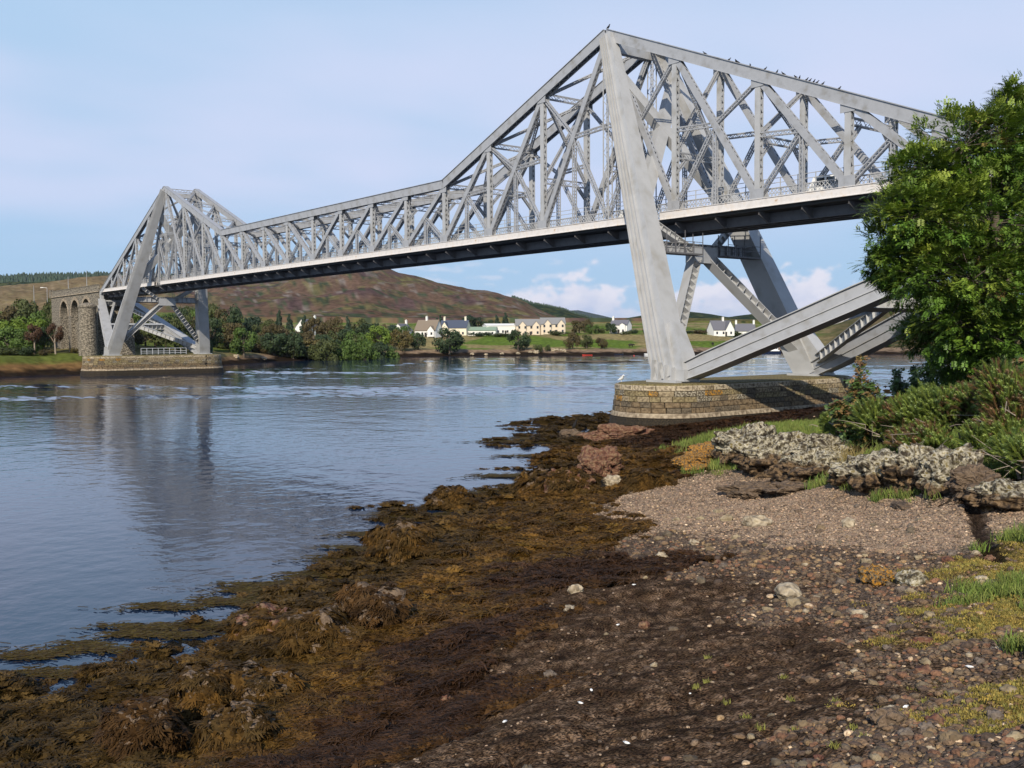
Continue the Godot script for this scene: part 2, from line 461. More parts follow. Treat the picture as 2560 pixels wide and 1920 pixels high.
func build_bridge() -> void:
	bridge = thing("cantilever_bridge", Vector3.ZERO, "long grey steel cantilever truss bridge with two peaks crossing the narrows on stone piers", "bridge")
	# panel points from the near shore to the far one
	var xs := [44.8, 35.05, 27.4, 18.65, 9.1, 0.0, -10.0, -19.7, -28.9]
	for k in range(1, 8):
		xs.append(-28.9 - 8.8 * k)
	for x in [-99.3, -108.5, -118.2, -128.2, -138.2, -147.2, -156.1, -165.1, -174.0]:
		xs.append(x)
	var apex := [5, xs.size() - 6]
	var last: int = xs.size() - 1
	for side in [1.0, -1.0]:
		var zt: float = TZ * side
		var nrm := Vector3(0, 0, 1)
		for i in xs.size():
			var x: float = xs[i]
			var ty := top_at(x)
			if i < last:
				# top chord: a trough of two webs under a wide cover plate, laced below
				var x2: float = xs[i + 1]
				var a := Vector3(x, ty - 0.5, zt)
				var b := Vector3(x2, top_at(x2) - 0.5, zt)
				var mb := MB.new()
				var d := (b - a).normalized()
				var u := Vector3(0, 0, 1).cross(d)
				if u.y < 0: u = -u
				for k in [-1.0, 1.0]:
					mb.bar(a + nrm * (0.3 * k) , b + nrm * (0.3 * k), nrm, 1.02, 0.05)
					mb.bar(a + nrm * (0.3 * k) - u * 0.5, b + nrm * (0.3 * k) - u * 0.5, u, 0.17, 0.03)
				mb.bar(a + u * 0.53, b + u * 0.53, u, 0.86, 0.05)
				var steps := int(a.distance_to(b) / 0.75)
				for j in steps:
					var z := 0.3 if j % 2 == 0 else -0.3
					mb.bar(a.lerp(b, float(j) / steps) - u * 0.49 + nrm * z, a.lerp(b, float(j + 1) / steps) - u * 0.49 - nrm * z, u, 0.10, 0.02)
				part("top_chord", mb, "steel")
				# bottom chord: deep pale girder along the edge of the deck, with a gap at each tower
				var g0 := x
				var g1 := x2
				if i == 4: g1 = 7.4; 
				if i == 4:
					var gm := MB.new()
					chord_piece(gm, 3.6, x2, zt, side)
					part("edge_girder", gm, "fascia")
				if i == apex[1]: g1 = MIRROR - 3.6
				if i == apex[1]:
					var gm := MB.new()
					chord_piece(gm, MIRROR - 7.4, x2, zt, side)
					part("edge_girder", gm, "fascia")
				var cm := MB.new()
				chord_piece(cm, g0, g1, zt, side)
				part("edge_girder", cm, "fascia")
			# gusset plates where the members meet
			if i > 0 and i < last:
				for e in [[DECK + 0.42, 0.9, 1.5], [ty - 1.15, 0.7, 1.3]]:
					if i == apex[0] or i == apex[1]: continue
					var gm2 := MB.new()
					for k in [-1.0, 1.0]:
						gm2.bar(Vector3(x - e[2] * 0.5, e[0], zt + 0.285 * k), Vector3(x + e[2] * 0.5, e[0], zt + 0.285 * k), UP, 0.03, e[1])
					part("gusset_plate", gm2, "steel")
			# posts
			if i > 0 and i < last:
				var mb2 := MB.new()
				var a2 := Vector3(x, DECK - 0.2, zt)
				var b2 := Vector3(x, ty - 0.75, zt)
				if i == apex[0] or i == apex[1]:
					lattice(mb2, a2, b2 - Vector3(0, 1, 0), nrm, 0.75, 0.5)
				else:
					laced(mb2, a2, b2, nrm, 0.54, 0.46, 0.18)
				part("post", mb2, "steel_pale")
			# diagonals run from the tower side of a panel's top to the far side of its bottom
			if i < last and i != 0 and i != last - 1 or i == 0 and false:
				var from := i
				var to := i + 1
				var mid_panel: float = 0.5 * (xs[i] + xs[i + 1])
				if i < apex[0] or (mid_panel < MIRROR * 0.5 and i < apex[1]):
					from = i + 1
					to = i
				var p := Vector3(xs[from], top_at(xs[from]) - 0.8, zt)
				var q := Vector3(xs[to], DECK + 0.1, zt)
				var ins := (q - p).normalized() * 0.45
				var mb3 := MB.new()
				laced(mb3, p + ins, q - ins * 0.6, nrm, 0.58, 0.42, 0.14)
				part("diagonal", mb3, "steel")
				var m := (p + q) * 0.5
				var foot := Vector3(xs[from], DECK + 0.1, zt)
				var mb4 := MB.new()
				lattice(mb4, m.lerp(foot, 0.06), m.lerp(foot, 0.97), nrm, 0.30, 0.26)
				part("sub_diagonal", mb4)
				var mb5 := MB.new()
				lattice(mb5, m, Vector3(m.x, DECK - 0.1, m.z), nrm, 0.3, 0.26)
				part("hanger", mb5)
				if top_at(xs[from]) > 29.0:
					var mb6 := MB.new()
					lattice(mb6, m, Vector3(xs[from], m.y + 0.3, m.z), nrm, 0.34, 0.3)
					part("tie_strut", mb6)
					if top_at(xs[from]) > 34.0:
						var mb7 := MB.new()
						lattice(mb7, m, Vector3(xs[to], top_at(xs[to]) - 0.9, m.z), nrm, 0.26, 0.22)
						part("sub_diagonal", mb7)
	# bracing between the trusses
	for i in range(1, last):
		var x: float = xs[i]
		var ty := top_at(x)
		var mb := MB.new()
		lattice(mb, Vector3(x, ty - 0.7, -TZ), Vector3(x, ty - 0.7, TZ), Vector3(1, 0, 0), 0.5, 0.4)
		part("cross_strut", mb)
		if ty > 26.0:
			var yb := 24.6
			var mb2 := MB.new()
			lattice(mb2, Vector3(x, yb, -TZ + 0.3), Vector3(x, yb, TZ - 0.3), Vector3(1, 0, 0), 0.55, 0.3)
			part("portal_beam", mb2)
			for s in [-1.0, 1.0]:
				var mb3 := MB.new()
				lattice(mb3, Vector3(x, yb - 1.5, s * (TZ - 0.25)), Vector3(x, yb - 0.2, s * (TZ - 1.5)), Vector3(1, 0, 0), 0.22, 0.2)
				part("knee_brace", mb3)
			if ty > 28.5:
				for s in [-1.0, 1.0]:
					var mb4 := MB.new()
					lattice(mb4, Vector3(x, yb + 0.4, s * (TZ - 0.3)), Vector3(x, ty - 1.1, -s * (TZ - 0.3)), Vector3(1, 0, 0), 0.24, 0.2)
					part("sway_brace", mb4)
		if i < last - 1:
			var x2: float = xs[i + 1]
			for s in [-1.0, 1.0]:
				var mb5 := MB.new()
				var a := Vector3(x, ty - 0.75, s * (TZ - 0.3))
				var b := Vector3(x2, top_at(x2) - 0.75, -s * (TZ - 0.3))
				lattice(mb5, a, b, UP, 0.26, 0.2)
				part("lateral_brace", mb5)
	# floor: cross girders at every half panel, stringers, slab
	for i in last:
		var x: float = xs[i]
		var x2: float = xs[i + 1]
		for t in [0.0, 0.5]:
			var xx := lerpf(x, x2, t)
			var mb := MB.new()
			mb.bar(Vector3(xx, 18.0, -1.9), Vector3(xx, 18.0, 1.9), UP, 0.05, 0.8)
			for e in [-1.0, 1.0]:
				for o in [-0.025, 0.025]:
					mb.quad(Vector3(xx + o, 18.4, 1.9 * e), Vector3(xx + o, 18.4, TZ * e), Vector3(xx + o, 18.2, TZ * e), Vector3(xx + o, 17.6, 1.9 * e), Vector3(o, 0, 0))
				mb.bar(Vector3(xx, 17.58, 1.9 * e), Vector3(xx, 18.18, TZ * e), UP, 0.14, 0.04)
			mb.bar(Vector3(xx, 17.58, -1.9), Vector3(xx, 17.58, 1.9), UP, 0.36, 0.05)
			for k in 3:
				mb.bar(Vector3(xx, 17.62, -1.1 + 1.1 * k), Vector3(xx, 18.38, -1.1 + 1.1 * k), Vector3(1, 0, 0), 0.06, 0.3)
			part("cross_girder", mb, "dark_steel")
		for z in [-1.65, -0.55, 0.55, 1.65]:
			var mb := MB.new()
			mb.bar(Vector3(x, 17.96, z), Vector3(x2, 17.96, z), UP, 0.06, 0.84)
			mb.bar(Vector3(x, 17.52, z), Vector3(x2, 17.52, z), UP, 0.3, 0.04)
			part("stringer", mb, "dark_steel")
		var sl := MB.new()
		sl.bar(Vector3(x, 18.62, 0), Vector3(x2, 18.62, 0), UP, TZ * 2.0 - 0.1, 0.3)
		part("deck_slab", sl, "asphalt")
		# parapets with crossed flat bars, and pipe rails above
		for s in [-1.0, 1.0]:
			var z: float = s * 2.55
			var mb := MB.new()
			var run := absf(x2 - x)
			var n := int(run / 0.36)
			for k in n:
				var xa := x - run * k / n
				for dir in [1.0, -1.0]:
					mb.bar(Vector3(xa, 19.2 if dir > 0 else 20.3, z + 0.012 * dir), Vector3(xa - 1.05, 20.3 if dir > 0 else 19.2, z + 0.012 * dir), Vector3(0, 0, 1), 0.06, 0.016)
			mb.bar(Vector3(x, 20.32, z), Vector3(x2, 20.32, z), UP, 0.12, 0.07)
			mb.bar(Vector3(x, 19.15, z), Vector3(x2, 19.15, z), UP, 0.10, 0.07)
			for k in 5:
				mb.bar(Vector3(x - run * k / 5.0, 18.8, z - 0.06 * s), Vector3(x - run * k / 5.0, 21.2, z - 0.06 * s), Vector3(0, 0, 1), 0.06, 0.06)
			for y in [20.75, 21.15]:
				mb.bar(Vector3(x, y, z - 0.06 * s), Vector3(x2, y, z - 0.06 * s), UP, 0.05, 0.05)
			part("parapet", mb, "steel_pale")
	tower(0.0, 14.95, 44.8, 4.05)
	tower(MIRROR, -144.0, -174.0, 4.3)
	# rivet-stained end of the girder beside the near tower
	var cage := MB.new()
	for k in 5:
		for z in [2.2, 3.4]:
			cage.bar(Vector3(3.0 + 0.5 * k, 19.5, z), Vector3(3.0 + 0.5 * k, 21.3, z), Vector3(1, 0, 0), 0.05, 0.05)
	for y in [20.0, 20.6, 21.3]:
		for z in [2.2, 3.4]:
			cage.bar(Vector3(3.0, y, z), Vector3(5.0, y, z), UP, 0.05, 0.05)
	part("inspection_cage", cage, "dark_steel")

func chord_piece(mb: MB, x: float, x2: float, zt: float, side: float) -> void:
	var zo := zt + side * 0.28
	mb.bar(Vector3(x, DECK - 0.36, zo), Vector3(x2, DECK - 0.36, zo), UP, 0.05, 0.68)
	mb.bar(Vector3(x, DECK - 0.36, zo - side * 0.5), Vector3(x2, DECK - 0.36, zo - side * 0.5), UP, 0.05, 0.68)
	mb.bar(Vector3(x, DECK + 0.0, zt), Vector3(x2, DECK + 0.0, zt), UP, 0.74, 0.05)
	mb.bar(Vector3(x, DECK - 0.72, zo + side * 0.04), Vector3(x2, DECK - 0.72, zo + side * 0.04), UP, 0.2, 0.05)

func tower(ax: float, bx: float, ex: float, by: float) -> void:
	var dirx := signf(bx - ax)
	for s in [1.0, -1.0]:
		var base := Vector3(bx, by, 9.76 * s)
		var top := Vector3(ax, 38.3, 3.24 * s)
		var d := (top - base).normalized()
		var n := (Vector3(0, 0, s) - d * d.dot(Vector3(0, 0, s))).normalized()
		var sd := n.cross(d).normalized()
		if sd.x < 0: sd = -sd
		# leg: a closed box, swelling towards its foot, with four raised plates on the outer face
		var spec := [[0.0, 2.2, 2.0], [0.06, 2.4, 2.1], [0.3, 2.25, 1.9], [0.6, 1.95, 1.6], [0.85, 1.6, 1.2], [0.975, 1.35, 0.95]]
		var rings := []
		for q in spec:
			rings.append(rect_ring(base.lerp(top, q[0]), sd, n, q[1], q[2]))
		var mb := MB.new()
		mb.loft(rings)
		var leg := part("tower_leg", mb, "steel_pale")
		for k in 4:
			var pr := []
			for q in spec:
				var p: Vector3 = base.lerp(top, q[0]) + n * (q[2] * 0.5 + 0.10)
				var off: float = [-0.485, -0.27, -0.06, 0.15][k] * q[1] * dirx
				pr.append(rect_ring(p + sd * off, sd, n, 0.05, 0.22))
			var pm := MB.new()
			pm.loft(pr)
			put("leg_rib", pm.mesh(), M["steel_pale"], leg)
		# joints across the leg
		for t in [0.16, 0.31, 0.46, 0.62, 0.78]:
			var jm := MB.new()
			var w := lerpf(2.36, 1.46, t)
			var p := base.lerp(top, t)
			jm.loft([rect_ring(p - d * 0.25, sd, n, w + 0.035, lerpf(2.02, 1.0, t) + 0.05), rect_ring(p + d * 0.25, sd, n, w + 0.035, lerpf(2.02, 1.0, t) + 0.03)])
			put("splice_plate", jm.mesh(), M["steel_pale"], leg)
		# raking strut from the foot to the shore end of the deck
		var tip := Vector3(ex, 16.3, 3.3 * s)
		var d2 := (tip - base).normalized()
		var n2 := (Vector3(0, 0, s) - d2 * d2.dot(Vector3(0, 0, s))).normalized()
		var s2 := n2.cross(d2).normalized()
		if s2.y < 0: s2 = -s2
		var sp2 := [[0.02, 1.3, 1.4], [0.12, 1.6, 1.4], [0.5, 1.75, 1.3], [0.85, 1.55, 1.2], [1.0, 1.6, 1.1]]
		var r2 := []
		for q in sp2:
			r2.append(rect_ring(base + Vector3(0, 0.12, 0) + (tip - base) * q[0], s2, n2, q[1], q[2]))
		var sm := MB.new()
		sm.loft(r2)
		var strut := part("raking_strut", sm, "steel")
		var fl := MB.new()
		for f in [0.5, -0.02, -0.5]:
			var fr := []
			for q in sp2:
				fr.append(rect_ring(base + Vector3(0, 0.12, 0) + (tip - base) * q[0] + s2 * (q[1] * f), s2, n2, 0.07, q[2] + (0.45 if f != -0.02 else 0.22)))
			fl.loft(fr)
		put("flange", fl.mesh(), M["steel_pale"], strut)
		# foot: bearing block with gusset fins
		var ft := MB.new()
		ft.box(base + Vector3(0, -0.12, 0), Vector3(3.4, 0.3, 3.0))
		ft.box(base + Vector3(dirx * 0.9, 0.45, 0), Vector3(2.2, 1.0, 1.7))
		for k in 4:
			var x0 := base.x - 1.3 + 0.75 * k
			ft.bar(Vector3(x0, by, base.z + s * 1.0), Vector3(x0, by + 1.7 - 0.2 * k, base.z + s * 0.9), Vector3(1, 0, 0), 0.7, 0.08)
		part("foot_bearing", ft, "steel_pale")
		var gp := MB.new()
		gp.loft([rect_ring(base + Vector3(dirx * 0.75, 0.2, 0), sd, n, 2.6, 1.7), rect_ring(base + Vector3(dirx * 0.35, 1.9, -0.3 * s), sd, n, 2.3, 1.6), rect_ring(base + Vector3(-dirx * 1.1, 4.6, -0.9 * s), sd, n, 1.6, 1.4)])
		part("foot_gusset", gp, "steel_pale")
	# portal between the tops
	var pb := MB.new()
	pb.bar(Vector3(ax, 36.6, -2.9), Vector3(ax, 36.6, 2.9), UP, 0.7, 0.9)
	part("apex_beam", pb, "steel")
	# great cross between the legs, above the road
	for s in [1.0, -1.0]:
		var p := Vector3(lerpf(ax, bx, 0.15), lerpf(38.3, by, 0.15), s * 3.9)
		var q := Vector3(lerpf(ax, bx, 0.53), lerpf(38.3, by, 0.53), -s * 6.2)
		var xm := MB.new()
		var nn := Vector3(dirx, 0.42, 0).normalized()
		var off: Vector3 = nn * (0.02 * s)
		xm.bar(p + off, q + off, nn, 1.25, 0.9 - 0.02 * s)
		part("cross_brace", xm, "steel_pale")
	# beam under the deck with its V down to the feet and arms up to the legs
	var kx := lerpf(bx, ax, 0.36)
	var hub := Vector3(kx, 15.4, 0)
	var bm := MB.new()
	ribbed(bm, Vector3(kx, 15.9, -7.2), Vector3(kx, 15.9, 7.2), Vector3(1, 0, 0), 1.0, 0.6)
	part("under_beam", bm, "steel")
	var hm := MB.new()
	hm.bar(hub - Vector3(0.5, 0, 0), hub + Vector3(0.5, 0, 0), UP, 3.4, 1.5)
	part("hub_gusset", hm, "steel")
	for s in [1.0, -1.0]:
		var vm := MB.new()
		var foot := Vector3(lerpf(bx, ax, 0.06), by + 2.2, s * 8.9)
		var n := Vector3(dirx, 0.3, 0).normalized()
		ribbed(vm, hub + Vector3(0, -0.3, s * 1.0), foot, n, 0.85, 1.05)
		part("v_brace", vm, "steel_pale")
		var am := MB.new()
		ribbed(am, hub + Vector3(0, 0.4, s * 1.4), Vector3(lerpf(bx, ax, 0.44), 18.2, s * 5.4), n, 0.6, 0.6)
		part("arm_brace", am, "steel_pale")
		# catwalk with handrails along the beam
		var wm := MB.new()
		wm.bar(Vector3(kx + dirx * 1.1, 15.3, s * 1.8), Vector3(kx + dirx * 1.1, 15.3, s * 6.6), UP, 1.3, 0.14)
		for y in [15.9, 16.4]:
			for e in [0.5, 1.7]:
				wm.bar(Vector3(kx + dirx * e, y, s * 1.8), Vector3(kx + dirx * e, y, s * 6.6), UP, 0.05, 0.05)
		for k in 5:
			for e in [0.5, 1.7]:
				var z: float = s * (1.8 + 1.2 * k)
				wm.bar(Vector3(kx + dirx * e, 15.3, z), Vector3(kx + dirx * e, 16.45 if k % 2 else 17.4, z), Vector3(1, 0, 0), 0.06, 0.06)
		part("catwalk", wm, "dark_steel")
	# K bracing between the two raking struts
	for h in [[0.05, 0.47], [0.53, 0.97]]:
		var pa := Vector3(lerpf(bx, ex, h[0]), lerpf(by + 0.9, 16.6, h[0]), lerpf(9.76, 3.3, h[0]) - 0.7)
		var pb2 := Vector3(lerpf(bx, ex, h[1]), lerpf(by + 0.9, 16.6, h[1]) - 0.1, lerpf(9.76, 3.3, h[1]) - 0.5)
		var up := Vector3(-dirx * 0.4, 0.9, 0).normalized()
		var cb := MB.new()
		ribbed(cb, Vector3(pb2.x, pb2.y, -pb2.z), pb2, Vector3(dirx, 0.42, 0).normalized(), 1.15, 0.8)
		part("strut_cross_beam", cb, "steel_pale")
		for s in [1.0, -1.0]:
			var kb := MB.new()
			var ka := Vector3(pa.x, pa.y, pa.z * s)
			var kc := Vector3(pb2.x - dirx * 0.4, pb2.y - 0.1, 0.6 * s)
			ribbed(kb, ka, kc, (kc - ka).cross(UP).normalized(), 0.85, 0.5, 1.1)
			part("k_brace", kb, "steel_pale")
	# shore end: square post down to the strut tip
	for s in [1.0, -1.0]:
		var em := MB.new()
		em.box(Vector3(ex, 17.9, 3.15 * s), Vector3(1.0, 2.4, 0.7))
		part("end_post", em, "steel_pale")


# ---------------------------------------------------------------- stone piers
func pier_outline(c: Vector3, half_x: float, z0: float, z1: float) -> Array:
	# clockwise from the far corner of the long side facing +x, round the near end
	var p := []
	p.append(Vector3(c.x + half_x, 0, z0))
	p.append(Vector3(c.x + half_x, 0, z1 - half_x))
	for k in range(1, 12):
		var t := PI * k / 12.0
		p.append(Vector3(c.x + half_x * cos(t), 0, z1 - half_x + half_x * sin(t)))
	p.append(Vector3(c.x - half_x, 0, z1 - half_x))
	p.append(Vector3(c.x - half_x, 0, z0))
	for k in range(1, 12):
		var t := PI + PI * k / 12.0
		p.append(Vector3(c.x + half_x * cos(t), 0, z0 + half_x * sin(t)))
	return p

func along(path: Array, s: float) -> Array:
	# point and direction after s metres of a closed outline
	var n := path.size()
	for k in range(0, n * 2):
		var a: Vector3 = path[k % n]
		var b: Vector3 = path[(k + 1) % n]
		var l := a.distance_to(b)
		if s <= l:
			return [a.lerp(b, s / l), (b - a) / l]
		s -= l
	return [path[0], Vector3(0, 0, 1)]

func pier_ring(path: Array, c: Vector3, half_x: float, z0: float, z1: float, y: float, grow: float) -> Array:
	var r := []
	for p in path:
		var q: Vector3 = p - c
		var away := q - Vector3(0, 0, clampf(q.z, z0 - c.z + half_x, z1 - c.z - half_x))
		r.append(Vector3(q.x, y, q.z) + away.normalized() * grow)
	return r

func build_pier(c: Vector3, half_x: float, z0: float, z1: float, top: float, courses: int, single: bool, label: String) -> void:
	var o := thing("stone_pier", c, label, "bridge pier")
	var path := pier_outline(c, half_x, z0 + half_x, z1)
	var total := 0.0
	for k in path.size():
		total += path[k].distance_to(path[(k + 1) % path.size()])
	var mb := MB.new()
	mb.loft([pier_ring(path, c, half_x, z0, z1, -2.0, 0.05), pier_ring(path, c, half_x, z0, z1, top - 0.1, -0.12)])
	put("core", mb.mesh(), M["mortar"], o)
	var foot := MB.new()
	foot.loft([pier_ring(path, c, half_x, z0, z1, -2.0, 0.9), pier_ring(path, c, half_x, z0, z1, 0.5, 0.6), pier_ring(path, c, half_x, z0, z1, 1.2, 0.44)])
	put("footing", foot.mesh(), M["barnacle"], o)
	var led := MB.new()
	led.loft([pier_ring(path, c, half_x, z0, z1, 1.12, 0.52), pier_ring(path, c, half_x, z0, z1, 1.48, 0.36)])
	put("plinth", led.mesh(), M["concrete_ledge"], o)
	var cap := MB.new()
	cap.loft([pier_ring(path, c, half_x, z0, z1, top - 0.1, -0.1), pier_ring(path, c, half_x, z0, z1, top + 0.08, -0.25), pier_ring(path, c, half_x, z0, z1, top + 0.14, -1.2)])
	put("turf_top", cap.mesh(), M["pier_turf"], o)
	var h := (top - 1.46) / courses
	var rest := {}
	for row in courses:
		var y := 1.46 + h * row
		var s := rng.randf_range(0.0, 0.6)
		while s < total - 0.2:
			var w := rng.randf_range(0.75, 1.35) * (1.25 if row == courses - 1 else 1.0)
			w = minf(w, total - s)
			if w < 0.25: break
			var a = along(path, s + 0.012)
			var b = along(path, s + w - 0.012)
			s += w
			var dir: Vector3 = (b[0] - a[0]).normalized()
			var out := Vector3(dir.z, 0, -dir.x)
			var mid: Vector3 = (a[0] + b[0]) * 0.5 - c
			if out.dot(Vector3(mid.x, 0, 0) + Vector3(0, 0, mid.z - clampf(mid.z, z0 - c.z + half_x, z1 - c.z - half_x))) < 0:
				out = -out
			var proud := rng.randf_range(0.0, 0.05) + (0.06 if row == courses - 1 else 0.0) + 0.05 * (courses - row)
			var p0: Vector3 = a[0] - c
			var p1: Vector3 = b[0] - c
			var bm := MB.new()
			var y0 := y + 0.012
			var y1 := y + h - 0.012
			var lo := [Vector3(p0.x, y0, p0.z) + out * proud, Vector3(p1.x, y0, p1.z) + out * proud]
			var hi := [Vector3(p0.x, y1, p0.z) + out * (proud - 0.02), Vector3(p1.x, y1, p1.z) + out * (proud - 0.02)]
			var i := 0.04
			var f := [lo[0] + dir * i + Vector3(0, i, 0) + out * 0.04, lo[1] - dir * i + Vector3(0, i, 0) + out * 0.04, hi[1] - dir * i - Vector3(0, i, 0) + out * 0.04, hi[0] + dir * i - Vector3(0, i, 0) + out * 0.04]
			bm.quad(f[0], f[1], f[2], f[3], out)
			bm.quad(lo[0], lo[1], f[1], f[0], out - UP)
			bm.quad(hi[0], hi[1], f[2], f[3], out + UP)
			bm.quad(lo[0], hi[0], f[3], f[0], out - dir)
			bm.quad(lo[1], hi[1], f[2], f[1], out + dir)
			var back := -out * 0.35
			bm.quad(lo[0], lo[1], lo[1] + back, lo[0] + back, -UP)
			bm.quad(hi[0], hi[1], hi[1] + back, hi[0] + back, UP)
			bm.quad(lo[0], hi[0], hi[0] + back, lo[0] + back, -dir)
			bm.quad(lo[1], hi[1], hi[1] + back, lo[1] + back, dir)
			var pick := "block_tan"
			var r := rng.randf()
			var near_end := mid.z > z1 - c.z - 9.0
			if row == courses - 1:
				pick = "block_pale" if r < 0.7 else "block_tan"
			elif row <= 1:
				pick = "block_brown" if r < 0.7 else "block_dark"
			elif near_end and single and row >= 2 and r < 0.2 or not single and mid.z > 9.0 and row >= 4 and r < 0.2:
				pick = "block_lichen"
			elif r < 0.42:
				pick = "block_olive"
			elif r < 0.58:
				pick = "block_dark"
			elif r < 0.75 and row <= 3:
				pick = "block_streak"
			if single and (out.x > 0.15 or (out.z > 0.05 and out.x > -0.6)):
				put("stone_block", bm.mesh(), M[pick], o)
			else:
				if not rest.has(pick):
					rest[pick] = MB.new()
				rest[pick].v.append_array(bm.v)
				rest[pick].n.append_array(bm.n)
				rest[pick].c.append_array(bm.c)
	for k in rest:
		put("block_courses", rest[k].mesh(), M[k], o).set_meta("kind", "stuff")


